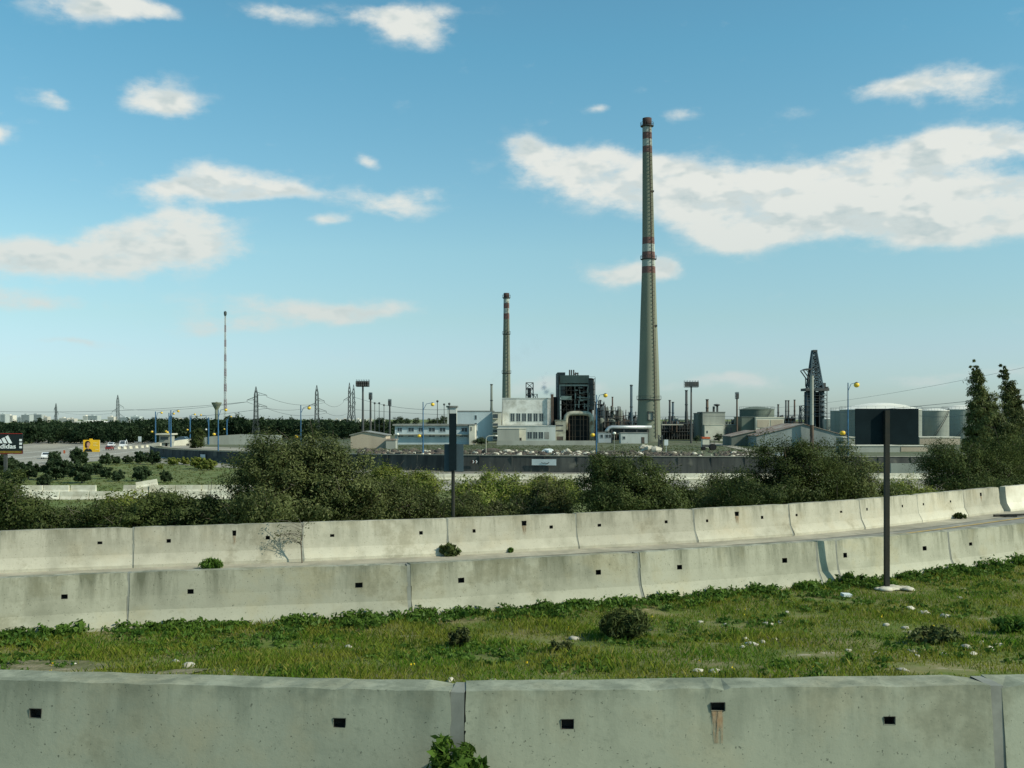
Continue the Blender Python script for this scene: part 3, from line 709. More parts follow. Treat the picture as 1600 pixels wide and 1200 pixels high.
tuft('bright grassy weed at the foot of the far barrier below the rust run', 'weed', roadpt(332, 884), .26, .18, M['leaf_weed'], 98, .14, .025, 26, 50)
tuft('tiny weed at the foot of the far barrier beside the square drain hole', 'weed', roadpt(795, 860), .12, .12, M['leaf_weed'], 99, .08, .04, 12, 40)
tuft('small dark weed at the joint of the far barrier right of the sign post', 'weed', roadpt(1500, 809), .2, .2, M['leaf_dark'], 100, .1, .04, 16, 40)
# bare thin shrub in front of the far barrier
b = Vector(roadpt(472, 876)); r = thing('bare_shrub', 'thin bare twiggy shrub standing against the far barrier joint', 'shrub', b); mb = MB(); rr = random.Random(4); tips = []
mb.tube([b, b+Vector((-.03, 0, .5)), b+Vector((.02, 0, .95))], [.018, .013, .006], 5)
for i in range(16):
    s = b+Vector((0, 0, rr.uniform(.35, .9))); e = s+Vector((rr.uniform(-.75, .3), rr.uniform(-.1, .15), rr.uniform(.0, .25))); tips.append(tuple(e)); mb.tube([s, s.lerp(e, .5)+Vector((0, 0, .06)), e], [.007, .005, .003], 4)
mb.build('stem', M['bark'], r); rg2 = np.random.default_rng(9)
quads('leaves', leaves(np.array(tips), np.full((16, 3), .1), 16, .05, .02, rg2), M['leaf_olive'], r)
# stones
sg = 'pale stones scattered in the verge grass'
stones = [(897, 999, .10), (705, 1064, .09), (1356, 954, .07), (1230, 957, .06), (1200, 976, .09), (1217, 973, .07), (1260, 971, .07), (1135, 978, .07), (1095, 973, .06), (1380, 962, .07), (1385, 978, .08), (1415, 982, .08),
    (1165, 1000, .08), (1175, 1008, .10), (1192, 1004, .08), (1160, 1012, .07), (1210, 1000, .06), (1325, 1018, .08), (1370, 1021, .06), (1425, 1018, .09), (1433, 1026, .07), (1490, 1008, .08), (1510, 1012, .09), (1532, 1006, .08), (1545, 1015, .10), (1560, 1009, .07), (1520, 1022, .08), (1475, 1024, .07), (1410, 1048, .08),
    (1445, 960, .16), (1422, 952, .12), (1478, 965, .12), (1500, 936, .10), (545, 1012, .06), (330, 1015, .06), (295, 1042, .09), (275, 1035, .07), (115, 1039, .06), (105, 1022, .07), (700, 1013, .05), (1090, 1049, .07), (1117, 1050, .07), (770, 1064, .05)]
lab = {0: 'lone small white rock in the grass below the middle of the verge', 1: 'small block of stone lying right behind the front barrier by its joint', 29: 'largest tan boulder in the grass right of the sign post', 33: 'white rock in the grass near the right edge'}
for i, (px, py, r0) in enumerate(stones):
    p = vpos(px, py); rr = random.Random(i+70); mb = MB(); mb.rock((0, 0, 0), r0*rr.uniform(.6, .95), rr, .5)
    me = MB(); o = mb.build('stone', M['stone'], None, True); o.location = p+Vector((0, 0, r0*.08)); o.rotation_euler = (0, 0, rr.uniform(0, 6))
    tag(o, lab.get(i, 'pale stone lying among others in the verge grass'), 'stone', None if i in lab else sg)
p = vpos(1322, 935); mb = MB(); mb.box(-.1, .1, -.05, .05, 0, .05); o = mb.build('litter', M['litter']); o.location = p+Vector((0, 0, .04)); o.rotation_euler = (.2, .1, .4); tag(o, 'crumpled pale blue litter in the grass left of the sign post', 'litter')

# ------------------------------------------------------------------ near signs
pb = vpos(1386, 921); Ys = pb.y
r = thing('roadside_sign', 'large dark blank rectangular sign seen from behind on a tall post in the grass', 'sign', pb)
mb = MB(); mb.box(X(1382, Ys), X(1389, Ys), Ys-.05, Ys+.05, pb.z-.2, Z(641, Ys)); mb.build('post', M['sign_post'], r)
mb = MB(); mb.box(X(1338, Ys), X(1437, Ys), Ys+.052, Ys+.08, Z(695, Ys), Z(638.5, Ys)); mb.build('panel', M['sign_back'], r)
rr = random.Random(3); mb = MB()
for i in range(9): mb.rock((pb.x+rr.uniform(-.35, .45), pb.y-.12+rr.uniform(-.12, .12), pb.z+.03), rr.uniform(.09, .17), rr, .35)
tag(mb.build('concrete_footing', M['stone'], None, True, loc=tuple(pb)), 'broken white concrete footing around the sign post', 'rubble')
Y2 = 27.6; bx = X(708, Y2)
r = thing('narrow_sign', 'narrow dark upright sign panel on a thin post behind the far barrier', 'sign', (bx, Y2, -.15))
mb = MB(); mb.bar((bx, Y2, -.3), (bx, Y2, Z(648, Y2)), .05, n=8); mb.build('post', M['sign_post'], r)
mb = MB(); mb.box(X(702, Y2), X(713.5, Y2), Y2-.09, Y2-.06, Z(735, Y2), Z(646, Y2)); mb.build('marker_panel', M['sign_back'], r)
mb = MB(); mb.box(X(694, Y2), X(724, Y2), Y2+.055, Y2+.08, Z(737, Y2), Z(694, Y2)); mb.build('back_plate', M['steel_blue'], r)

# ------------------------------------------------------------------ near shrubs behind the far barrier
def bush(label, ells, leaf, seed, n=150, clump=.40, per=240, ll=.095, lw=.036, group='shrubs behind the far barriers', cat='shrub', name='shrub', **k):
    b = ells[0]; return tree(name, label, cat, ells, (b[0], b[1], G(b[0], b[1])), leaf, n, clump, per, ll, lw, seed, group, **k)
bush('largest olive green shrub rising behind the far barriers left of the thin sign post', [pxell(460, 735, 95, 58, 31), pxell(410, 740, 60, 62, 30), pxell(530, 755, 80, 50, 31), pxell(470, 790, 120, 40, 31), pxell(405, 800, 65, 30, 29)], M['leaf_olive'], 1, 300, .40, 260)
bush('olive shrub sloping down right of the largest shrub', [pxell(590, 780, 75, 42, 32), pxell(650, 795, 65, 32, 33), pxell(550, 790, 60, 38, 31)], M['leaf_olive'], 2, 150, .38)
bush('dark low shrub behind the far barrier left of the largest shrub', [pxell(255, 805, 70, 32, 30), pxell(170, 812, 60, 26, 30), pxell(310, 808, 50, 38, 30), pxell(345, 812, 40, 36, 30)], M['leaf_dark'], 3, 150, .36)
bush('dark green shrub at the left edge behind the far barrier', [pxell(10, 785, 55, 48, 30), pxell(55, 812, 48, 30, 30), pxell(-30, 790, 60, 55, 30), pxell(105, 818, 40, 20, 30)], M['leaf_dark'], 4, 130, .38)
bush('round dark shrub behind the far barrier in front of the tall chimney', [pxell(980, 760, 85, 48, 36), pxell(950, 740, 52, 34, 36), pxell(930, 785, 45, 30, 35), pxell(1040, 785, 55, 32, 36)], M['leaf_dark'], 5, 210, .42)
bush('tall dark shrub behind the far barrier left of the big sign post', [pxell(1218, 722, 58, 46, 40), pxell(1258, 728, 52, 44, 40), pxell(1190, 768, 75, 40, 39), pxell(1260, 765, 80, 45, 40), pxell(1165, 780, 55, 28, 38)], M['leaf_dark'], 6, 240, .46)
bush('brown green shrub behind the far barrier crossed by the big sign post', [pxell(1318, 732, 50, 42, 41), pxell(1345, 745, 48, 38, 41), pxell(1360, 775, 50, 28, 41), pxell(1310, 770, 50, 35, 41)], M['leaf_olive'], 7, 140, .42)
bush('dark shrub behind the last far barriers under the tall trees', [pxell(1500, 735, 65, 46, 46), pxell(1560, 728, 60, 50, 47), pxell(1472, 722, 40, 32, 46), pxell(1520, 765, 75, 24, 45)], M['leaf_dark'], 8, 230, .5)
bush('dark shrub at the right edge behind the gap in the barriers', [pxell(1610, 735, 50, 45, 50), pxell(1640, 720, 50, 60, 50)], M['leaf_dark'], 9, 100, .5)
bush('low grey green shrub filling the dip right of the thin sign post', [pxell(730, 800, 55, 28, 38), pxell(790, 805, 45, 22, 38)], M['leaf_olive'], 10, 90, .4)
bush('low olive shrub left of the round dark shrub', [pxell(860, 785, 45, 32, 38), pxell(835, 798, 50, 20, 38)], M['leaf_olive'], 12, 80, .4)
bush('low olive shrub between the round dark shrub and the tall dark shrub', [pxell(1085, 785, 40, 28, 40), pxell(1120, 772, 32, 32, 42)], M['leaf_olive'], 13, 80, .42)
bush('pale green weedy shrub right of the big sign post', [pxell(1410, 770, 30, 26, 44), pxell(1430, 780, 30, 20, 44)], M['leaf_yellow'], 14, 50, .4)
for i, (px, py, rx, ry, Y, lb) in enumerate([(770, 757, 55, 19, 75, 'yellow green bush in the hollow right of the thin sign post'), (835, 770, 45, 20, 72, 'yellow green bush in the hollow left of the round dark shrub'), (735, 770, 35, 16, 70, 'small yellow green bush behind the thin sign post'),
        (650, 750, 40, 16, 80, 'yellow green bush showing above the sloping olive shrub'), (880, 765, 30, 16, 74, 'yellow green bush touching the round dark shrub'), (600, 745, 30, 16, 85, 'pale green bush by the end of the largest shrub'), (850, 758, 18, 12, 82, 'grey green upright bush in the hollow'), (200, 790, 60, 18, 55, 'yellow green brush below the cream blocks on the left')]):
    e = pxell(px, py, rx, ry, Y); base = (e[0], e[1], min(G(e[0], e[1]), e[2]-.3))
    tree('bush', lb, 'bush', [e, pxell(px+rx*.3, py+ry*.7, rx*.8, ry*.7, Y-1)], base, M['leaf_yellow'], 60, .7, 130, .2, .09, 30+i, 'yellow green bushes in the hollow')
# tall leaning trees at the right
def tall(label, pts, Y, seed, base):
    ells = [pxell(a, b, c, d, Y) for a, b, c, d in pts]
    return tree('eucalyptus_tree', label, 'tree', ells, base, M['leaf_olive'], 460, .27, 80, .19, .055, seed, 'tall trees leaning in the wind', stems=3, sr=.13, up=-1.2, ragged=.11)
def sail(x0, y0, x1, y1, hw, lean=0):
    out = []
    for i in range(15):
        t = i/14; w = max(2.2, hw*t**.85); cx = lerp(x0, x1, t**.9)+lean*math.sin(t*9)
        out.append((cx, lerp(y0, y1, t), w, 7+9*t))
    return out
tall('tall ragged tree with a sharp tip leaning left at the right of the view', sail(1520, 571, 1552, 702, 46, 1.5)+[(1513, 650, 5, 12), (1512, 672, 6, 12), (1556, 630, 5, 8), (1512, 695, 9, 14)], 62, 71, (X(1560, 62), 62, G(X(1560, 62), 62)))
tall('ragged tree with two thin tips at the right edge of the view', sail(1566, 574, 1594, 705, 38, 2)+sail(1584, 608, 1606, 700, 20, 1), 66, 72, (X(1610, 66), 66, G(X(1610, 66), 66)))

# ------------------------------------------------------------------ field bushes, woodland
def ballcrown(seed, r, n=70):
    rg = np.random.default_rng(seed); c = scatter_ellipsoids([(0, 0, r*.95, r, r, r*.8), (r*.3, 0, r*.7, r*.8, r*.8, r*.6)], n, rg)
    return leaves(c, np.full((n, 3), r*.22)*rg.uniform(.7, 1.3, (n, 1)), 90, .28, .10, rg, .2, .2)
pr = thing('pine_bush', 'x', 'bush', (0, 0, 0), 'round dark pine bushes in the field beside the highway')
quads('crown', ballcrown(5, 1.0), M['leaf_pine'], pr); mb = MB(); mb.tube([(0, 0, -.3), (0.05, 0, .6), (.1, 0, 1.2)], [.09, .07, .03], 6); mb.build('trunk', M['bark'], pr)
pr2 = dup(pr, (0, 0, 0)); pr2.children[0].data = quads('tmp', ballcrown(6, 1.0, 60), M['leaf_pine']).data; bpy.data.objects.remove(bpy.data.objects['tmp'])
pos = [(8, 748, 22, 'pine bush at the far left under the black billboard'), (44, 749, 17, 'round pine bush second from the left edge'), (88, 750, 22, 'large pine bush left of centre in the field group'), (108, 745, 14, 'pine bush behind the large one'), (85, 724, 11, 'small pine bush by the white car'),
    (122, 727, 14, 'pine bush just left of the yellow billboard'), (128, 755, 19, 'nearest pine bush with a bare trunk foot'), (166, 727, 11, 'round pine bush right of the yellow billboard post'), (182, 726, 7, 'small pine bush third right of the yellow billboard'),
    (200, 724, 8, 'low pine bush beside the highway'), (219, 725, 11, 'pine bush at the start of the retaining wall'), (238, 726, 13, 'wide pine bush below the retaining wall end'), (166, 748, 12, 'pine bush in the middle of the field'), (186, 752, 11, 'pine bush right of the middle of the field'),
    (221, 752, 15, 'pine bush above the tilted block'), (258, 754, 10, 'pine bush above the right half of the blocks'), (150, 742, 12, 'pine bush under the yellow billboard'), (70, 762, 12, 'pine bush behind the left blocks'), (20, 762, 18, 'pine bush at the left edge behind the blocks')]
for i, (px, py, rp, lb) in enumerate(pos):
    p = on(px, py); s = rp*p.y/F; q = pr if i == 0 else pr2 if i == 1 else None
    if q: q.location = p; q.scale = (s, s, s*.95); q['label'] = lb
    else: dup(pr if i % 2 else pr2, p, lb, rz=i*1.3, sc=(s, s, s*rnd.uniform(.85, 1.1)))
gb = [(270, 727, 9), (288, 726, 8), (310, 733, 14), (325, 735, 12), (250, 733, 5)]
for i, (px, py, rp) in enumerate(gb):
    p = on(px, py); s = rp*p.y/F; o = dup(pr if i % 2 else pr2, p, 'yellow green bush at the foot of the retaining wall on the left', rz=i, sc=(s*1.2, s, s*.8)); o['group'] = 'yellow green bushes under the retaining wall'; o.name = 'bush'
    m2 = o.children[0].data.copy(); m2.materials.clear(); m2.materials.append(M['leaf_yellow'])
    for c in o.children:
        if 'crown' in c.name: c.data = m2
def woodland(seed=2):
    rg = np.random.default_rng(seed); C = []; Rr = []
    for i in range(1300):
        Y = rg.uniform(400, 620); px = rg.uniform(-150, 560 if Y < 470 else 620); x = X(px, Y)
        z0 = -6.5 if x < -125 else -4.2
        top = interp(px, [(-150, 660), (0, 659), (60, 658), (130, 660), (200, 658), (240, 654), (300, 653), (345, 655), (360, 650), (400, 654), (440, 656), (500, 657), (620, 660)])
        ht = (Z(top, 470)-z0)*rg.uniform(.68, 1.0)*(1.16 if rg.random() < .12 else 1)
        if Y < 410+20 and px < 250: ht *= .9
        w = rg.uniform(1.6, 3.2)
        for k in range(9):
            zz = z0+ht*rg.uniform(.12, .95); C.append((x+rg.normal()*w*.6*(1.15-(zz-z0)/ht), Y+rg.normal()*w*.6, zz)); Rr.append((w*.62, w*.62, w*.55))
    return leaves(np.array(C), np.array(Rr), 26, 1.05, .55, rg, .3, .4)
tag(quads('woodland', woodland(), M['leaf_wood']), 'dense dark pine woodland beyond the highway on the left', 'woodland', kind='stuff')
def scrub(n, seed, xr, yr, zf, size, per=14):
    rg = np.random.default_rng(seed); Y = rg.uniform(*yr, n); px = rg.uniform(*xr, n); C = np.stack([X(px, Y), Y, [zf(a, b)+size*.25 for a, b in zip(X(px, Y), Y)]], 1)
    return leaves(C, np.full((n, 3), size)*rg.uniform(.5, 1.6, (n, 1))*np.array([[1.3, 1.2, .5]]), per, size*.5, size*.2, rg, .5, .1)
tag(quads('field_scrub', scrub(5000, 4, (-40, 700), (90, 255), lambda x, y: G(x, y) if x > -97 else -60, .45), leafmat('scrub leaves', (.06, .085, .02), (.12, .14, .04), (.2, .2, .09), .1)), 'rough grass and low scrub over the field between the blocks and the highway', 'scrub', kind='stuff')
tag(quads('bank_scrub', scrub(3500, 8, (350, 1500), (0, 1), lambda x, y: 0, .4) if False else scrub(4500, 8, (380, 1300), (214, 290), lambda x, y: plat(x, y), .32), leafmat('bank leaves', (.035, .06, .018), (.07, .095, .03), (.13, .13, .06), .08)), 'rough grass on the bank above the retaining wall', 'scrub', kind='stuff')

# rubble along the top of the retaining wall
rr = random.Random(12); mb = MB(); ms = MB(); mw = MB()
for i in range(2600):
    px = rr.uniform(545, 1190); dd_ = .8+27*rr.random()**1.5; x = X(px, 190+dd_); y = Yrw(x)+dd_
    if math.sin(px*.05)+math.sin(px*.021+1)+rr.gauss(0, .7) < -.9: continue
    rr_ = rr.uniform(.12, .42)*(1.6 if rr.random() < .08 else 1); z = plat(x, y)
    (mb if rr.random() < .40 else ms if rr.random() < .86 else mw).rock((x, y, z+rr_*.3), rr_, rr, .8)
tag(mb.build('rubble', M['rubble'], None), 'mixed earth and stone rubble strewn along the top of the retaining wall', 'rubble', kind='stuff')
tag(ms.build('scrap_heap', M['scrap'], None), 'dark scrap and spoil strewn along the top of the retaining wall', 'scrap', kind='stuff')
tag(mw.build('white_rubble', M['stone'], None), 'scattered white stones along the top of the retaining wall', 'stones', kind='stuff')

# ------------------------------------------------------------------ chimneys
def chimney(name, label, cx0, cx1, prof, bands, Y, rings, extra=True, steps=None):
    """prof: (py, radius px, axis px) top to bottom; bands: (y0, y1, material key)"""
    kx = Y/F; bx = X(cx1, Y); zb = Z(prof[-1][0], Y)
    root = thing(name, label, 'chimney', (bx, Y, zb))
    rp = sorted([(p[0], p[1]) for p in prof]); ap = sorted([(p[0], p[2]) for p in prof])
    names = {'chim': 'shaft', 'chim_red': 'red_band', 'chim_brown': 'soot_cap', 'chim_white': 'white_band'}
    for y0, y1, mk in bands:
        mb = MB(); nseg = max(2, int((y1-y0)/8)); q = []
        for i in range(nseg+1):
            y = lerp(y1, y0, i/nseg); q.append((interp(y, rp)*kx, Z(y, Y), X(interp(y, ap), Y)-bx))
        mb.lathe(bx, Y, q, 40, cap=(y0 == prof[0][0])); mb.build(names[mk], M[mk], root, True)
    # dark flue mouth
    for y, wd, th in rings:
        mb = MB(); rr_ = interp(y, rp)*kx; ox = X(interp(y, ap), Y)-bx
        mb.lathe(bx, Y, [(rr_, Z(y+th, Y), ox), (rr_+wd, Z(y+th*.3, Y), ox), (rr_+wd, Z(y, Y), ox), (rr_, Z(y, Y), ox)], 32, False)
        for k in range(16):
            t = 2*math.pi*k/16; px_, py_ = bx+ox+(rr_+wd)*math.cos(t), Y+(rr_+wd)*math.sin(t); mb.bar((px_, py_, Z(y, Y)), (px_, py_, Z(y, Y)+1.1), .05)
            t2 = 2*math.pi*(k+1)/16; mb.bar((px_, py_, Z(y, Y)+1.1), (bx+ox+(rr_+wd)*math.cos(t2), Y+(rr_+wd)*math.sin(t2), Z(y, Y)+1.1), .05)
        mb.build('gallery', M['steel_dark'], root)
    # ladder on the side facing the camera, right of centre
    mb = MB(); y = prof[0][0]+14; pts = []
    while y < prof[-1][0]-5:
        rr_ = interp(y, rp)*kx; a = R(-62); pts.append(Vector((X(interp(y, ap), Y)+(rr_+.25)*math.cos(a), Y+(rr_+.25)*math.sin(a), Z(y, Y)))); y += 6
    for a, b in zip(pts, pts[1:]):
        for s in (-.3, .3): mb.bar(a+Vector((s, 0, 0)), b+Vector((s, 0, 0)), .07)
        for k in range(3):
            c = a.lerp(b, k/3); mb.bar(c+Vector((-.3, 0, 0)), c+Vector((.3, 0, 0)), .05)
        mb.bar(a+Vector((-.3, .3, 0)), a+Vector((-.35, -.35, 0)), .06); mb.bar(a+Vector((-.35, -.35, 0)), a+Vector((.35, -.35, 0)), .08)
    mb.build('ladder', M['steel_rust'], root)
    return root
c1 = chimney('tall_chimney', 'tallest concrete chimney with faded red and white bands at its top and middle', 1011, 1013.5,
    [(185, 7.1, 1011), (199, 7.2, 1011), (239, 7.6, 1011.5), (371, 9.4, 1013), (427, 10.7, 1013.5), (500, 13, 1013.5), (560, 15, 1014), (624, 16.9, 1014), (695, 19.3, 1014)],
    [(185, 198, 'chim_brown'), (198, 207.5, 'chim_white'), (207.5, 218, 'chim_red'), (218, 229, 'chim_white'), (229, 239.5, 'chim_red'), (239.5, 371.5, 'chim'), (371.5, 382, 'chim_red'), (382, 394, 'chim_white'), (394, 405.5, 'chim_red'), (405.5, 417, 'chim_white'), (417, 427.5, 'chim_red'), (427.5, 695, 'chim')],
    340, [(197, .65, 2), (405, .5, 1.5), (624, .45, 1.6)])
Yc = 340
mb = MB()
for a in (0,):
    fy = Yc-15.5*Yc/F-.9
    for x0, x1, y0, y1 in ((1009.5, 1010.7, 643, 657), (1017.3, 1018.5, 643, 657), (1009.5, 1018.5, 643, 644.4), (1009.5, 1018.5, 655.6, 657)):
        mb.box(X(x0, Yc), X(x1, Yc), fy, fy+2.5, Z(y1, Yc), Z(y0, Yc))
o = mb.build('hatch_frame', M['steel_dark'], c1); mb = MB(); mb.box(X(1010.7, Yc), X(1017.3, Yc), fy+.3, fy+2.5, Z(655.6, Yc), Z(644.4, Yc)); mb.build('hatch_panel', M['grey_wall'], o)
mb = MB(); mb.box(X(1021.5, Yc), X(1025.5, Yc), Yc-2.4, Yc-.8, Z(511, Yc), Z(508.5, Yc)); mb.build('rest_platform', M['steel_dark'], c1)
mb = MB(); mb.box(X(1017, Yc), X(1021, Yc), Yc-1.6, Yc-.5, Z(301, Yc), Z(299, Yc)); mb.build('rest_platform', M['steel_dark'], c1)
chimney('banded_chimney', 'shorter concrete chimney with red and white bands behind the white power house', 791, 791.5,
    [(458, 4.4, 791.3), (500, 4.7, 791.3), (540, 5.4, 791.3), (622, 6.7, 791.3), (680, 7.6, 791.3)],
    [(458, 466, 'chim_brown'), (466, 474, 'chim_white'), (474, 482, 'chim_red'), (482, 490, 'chim_white'), (490, 498.5, 'chim_red'), (498.5, 680, 'chim')], 440, [(465, .5, 2), (522, .35, 1.2), (583, .35, 1.2)])

# ------------------------------------------------------------------ buildings
def bldg(name, label, cat, x0, yt, x1, Y, depth, wall, roof='roof_grey', wins=(), par=.3, base=None, group=None, door=(), eave=0):
    zb = (plat(X(x0, Y), Y) if base is None else base)-.15; zt = Z(yt, Y); X0, X1 = X(x0, Y), X(x1, Y)
    r = thing(name, label, cat, ((X0+X1)/2, Y, zb), group)
    mb = MB(); mb.box(X0, X1, Y, Y+depth, zb, zt-.02); mb.build('wall', M[wall], r)
    mb = MB(); e = eave; mb.box(X0-.12-e, X1+.12+e, Y-.12-e, Y+depth+.12, zt-.02, zt+par)
    mb.build('roof', M[roof], r)
    for wn in wins:
        a, b, c, d = wn[:4]; f = MB(); A, B, C, D_ = X(a, Y), X(c, Y), Z(d, Y), Z(b, Y); t = min(.14, (B-A)*.12)
        for q in ((A-t, A, C-t, D_+t), (B, B+t, C-t, D_+t), (A, B, D_, D_+t), (A, B, C-t, C)): f.box(q[0], q[1], Y-.07, Y+.03, q[2], q[3])
        nm = (B+A)/2
        if B-A > 1.0: f.box(nm-.04, nm+.04, Y-.06, Y-.03, C, D_)
        fo = f.build('window', M[wn[4] if len(wn) > 4 else wall], r); g = MB(); g.box(A, B, Y-.025, Y+.02, C, D_); g.build('pane', M['glass'], fo)
    for a, b, c, d, mk in door:
        g = MB(); g.box(X(a, Y), X(c, Y), Y-.05, Y+.02, zb if d is None else Z(d, Y), Z(b, Y)); g.build('door', M[mk], r)
    return r
# beige gabled shed
def gabled(name, label, x0, x1, yeave, yridge, Y, depth, wall, roof, ridge_x=None, base=None, door=()):
    zb = (plat(X(x0, Y), Y) if base is None else base)-.15; X0, X1 = X(x0, Y), X(x1, Y); rx = X(ridge_x, Y) if ridge_x else (X0+X1)/2; ze, zr = Z(yeave, Y), Z(yridge, Y)
    r = thing(name, label, 'building', ((X0+X1)/2, Y, zb))
    mb = MB(); mb.poly([(X0, Y, zb), (X1, Y, zb), (X1, Y, ze), (rx, Y, zr), (X0, Y, ze)], (0, depth, 0)); mb.build('wall', M[wall], r)
    mb = MB(); t = .15
    for a, za, b, zb_ in ((X0-.3, ze-.1, rx, zr), (rx, zr, X1+.3, ze-.1)):
        mb.poly([(a, Y-.3, za+.02), (b, Y-.3, zb_+.02), (b, Y-.3, zb_+.02+t), (a, Y-.3, za+.02+t)], (0, depth+.6, 0))
    mb.build('roof', M[roof], r)
    for a, b, c, d, mk in door:
        g = MB(); g.box(X(a, Y), X(c, Y), Y-.05, Y+.02, Z(d, Y), Z(b, Y)); g.build('door', M[mk], r)
    return r
gabled('storage_shed', 'beige gabled shed with a red edged roof behind the retaining wall on the left', 548, 603, 680, 674.5, 250, 9, 'beige', 'roof_grey', 570, base=-4.2)
bldg('brick_hut', 'small grey hut with a reddish roof beside the beige shed', 'hut', 603, 688, 618, 246, 5, 'grey_wall', 'roof_rust')
wins = [(621, 668.5, 628, 674.5), (638, 668.5, 646.5, 674.5), (654, 668.5, 661, 674.5), (670, 668.5, 679.5, 674.5), (687, 668.5, 696, 674.5), (721, 668.5, 730, 674.5),
        (621, 680, 630, 682.3), (638, 680, 646.5, 682.3), (654, 680, 661, 682.3), (670, 680, 679.5, 682.3), (687, 680, 696, 682.3), (719, 680, 730, 682.3)]
b = bldg('office_block', 'long two storey bluish white office block with flat roof left of the power house', 'office building', 617, 665, 737, 300, 12, 'blue_wall', 'roof_grey', wins, .45, eave=.5)
mb = MB(); mb.box(X(616, 300), X(737, 300), 298.9, 299.98, Z(680, 300), Z(678.2, 300)); mb.build('ledge', M['grey_wall'], b)
b = bldg('stair_block', 'white stair block at the right end of the long office block', 'building', 733, 664, 742, 298, 13, 'cream', 'roof_grey', [(735.5, 667, 737, 673)], .2)
b = bldg('water_tank_tower', 'square pale tower rising behind the thin sign', 'tower', 699, 636.5, 713, 325, 5, 'white_wall', 'roof_grey', (), .5, eave=.25)
b = bldg('control_building', 'wide plain bluish white block left of the power house', 'building', 713, 643, 771, 345, 14, 'blue_wall', 'roof_grey', [(742, 649, 744.8, 655.5), (742, 661, 745, 666), (742, 672, 745, 676)], .3)
b = bldg('balcony_block', 'narrow white block with three dark open balconies left of the power house', 'building', 769.5, 644.5, 783, 343, 15, 'cream', 'roof_grey', (), .25)
mb = MB(); mo = MB()
for y in (647, 661.5, 671.5, 682):
    mo.box(X(770.5, 343), X(778, 343), 342.9, 343.02, Z(y+ (6.5 if y < 650 else 4), 343), Z(y, 343))
    mb.box(X(770, 343), X(778.5, 343), 342.0, 342.98, Z(y+(7.5 if y < 650 else 5), 343), Z(y+(6.5 if y < 650 else 4), 343))
mo.build('opening', M['glass'], b); mb.build('balcony', M['cream'], b)
wins = [(797.5+9*i, 646, 804+9*i, 658.5, 'white_wall') for i in range(6)]
b = bldg('power_house', 'big weather stained white power house with a row of six tall dark windows', 'power house', 785, 623, 861, 350, 22, 'stained_wall', 'white_wall', wins, .3)
mb = MB(); mb.box(X(784.5, 350), X(866, 350), 349.5, 349.9, Z(665.5, 350), Z(664.2, 350)); mb.build('cornice', M['grey_wall'], b)
mb = MB()
for x in (861.8, 863.6): mb.bar((X(x, 349), 349, Z(664, 349)), (X(x, 349), 349, Z(616, 349)), .25, n=8)
mb.build('vent_pipe', M['steel_rust'], b)
b = bldg('front_annex', 'low white annex with three dark windows along the foot of the power house', 'building', 778, 666, 868, 341, 8.5, 'white_wall', 'white_wall', [(824, 675, 831, 685.5), (833, 675, 839.5, 685.5), (841.5, 675, 848.5, 685.5)], .2, door=[(850.5, 675, 858, 686, 'roof_grey')])
bldg('transformer_house', 'plain pale cube building with a sunlit side in front of the power house', 'building', 777, 670, 811, 300, 9, 'grey_wall', 'cream', (), .15)
bldg('small_cube_house', 'small cream cube beside the plain pale cube building', 'building', 811.3, 670, 822, 308, 9, 'cream', 'cream', (), .15, door=[(812, 684, 815, 690, 'hole')])
mb = MB(); mb.box(X(776, 290), X(930, 290), 290, 290.4, plat(0, 290)-.2, Z(688.5, 290)); tag(mb.build('low_wall', M['grey_wall'], None), 'long low grey wall in front of the power house and boiler frame', 'wall')
# small stack and roof steel
def stack(label, px, yt, yb, Y, r, mk, cat='stack', name='stack', flare=1.0, group=None, tip=None):
    x = X(px, Y); zb = plat(x, Y); zt = Z(yt, Y); ro = thing(name, label, cat, (x, Y, zb), group); mb = MB()
    zc = Z(yb, Y); k = r*Y/F
    mb.lathe(x, Y, [(k*flare*1.6, zb-.1), (k*flare*1.25, zc), (k*1.02, lerp(zc, zt, .12)), (k*.95, zt)], 16); mb.build('shell', M[mk], ro, True)
    mb = MB()
    for t in (.35, .97): mb.lathe(x, Y, [(k*1.0, lerp(zc, zt, t)-.1), (k*1.25, lerp(zc, zt, t)-.1), (k*1.25, lerp(zc, zt, t)+.25), (k, lerp(zc, zt, t)+.25)], 16, False)
    mb.build('collar', M['steel_dark'], ro); return ro
stack('slim dark grey stack left of the shorter banded chimney', 768, 600, 640, 400, 1.8, 'steel_green')
mb = MB(); Yl = 365; r = thing('lift_frame', 'open steel lift frame standing on the power house roof', 'steel frame', (X(827.5, Yl), Yl, Z(624, Yl)))
mb.lattice((X(827.5, Yl), Yl, 0), 11*Yl/F, 11*Yl/F, Z(626, Yl), Z(598, Yl), 3, .22, .12); mb.build('frame', M['steel_dark'], r)
mb = MB(); mb.bar((X(827, Yl), Yl, Z(626, Yl)), (X(827, Yl), Yl, Z(606, Yl)), .7, n=8); mb.build('vessel', M['steel_dark'], r)
mb = MB(); mb.lattice((X(836.5, Yl), Yl, 0), 6*Yl/F, 6*Yl/F, Z(626, Yl), Z(616, Yl), 1, .15, .1); mb.build('side_frame', M['steel_dark'], r)

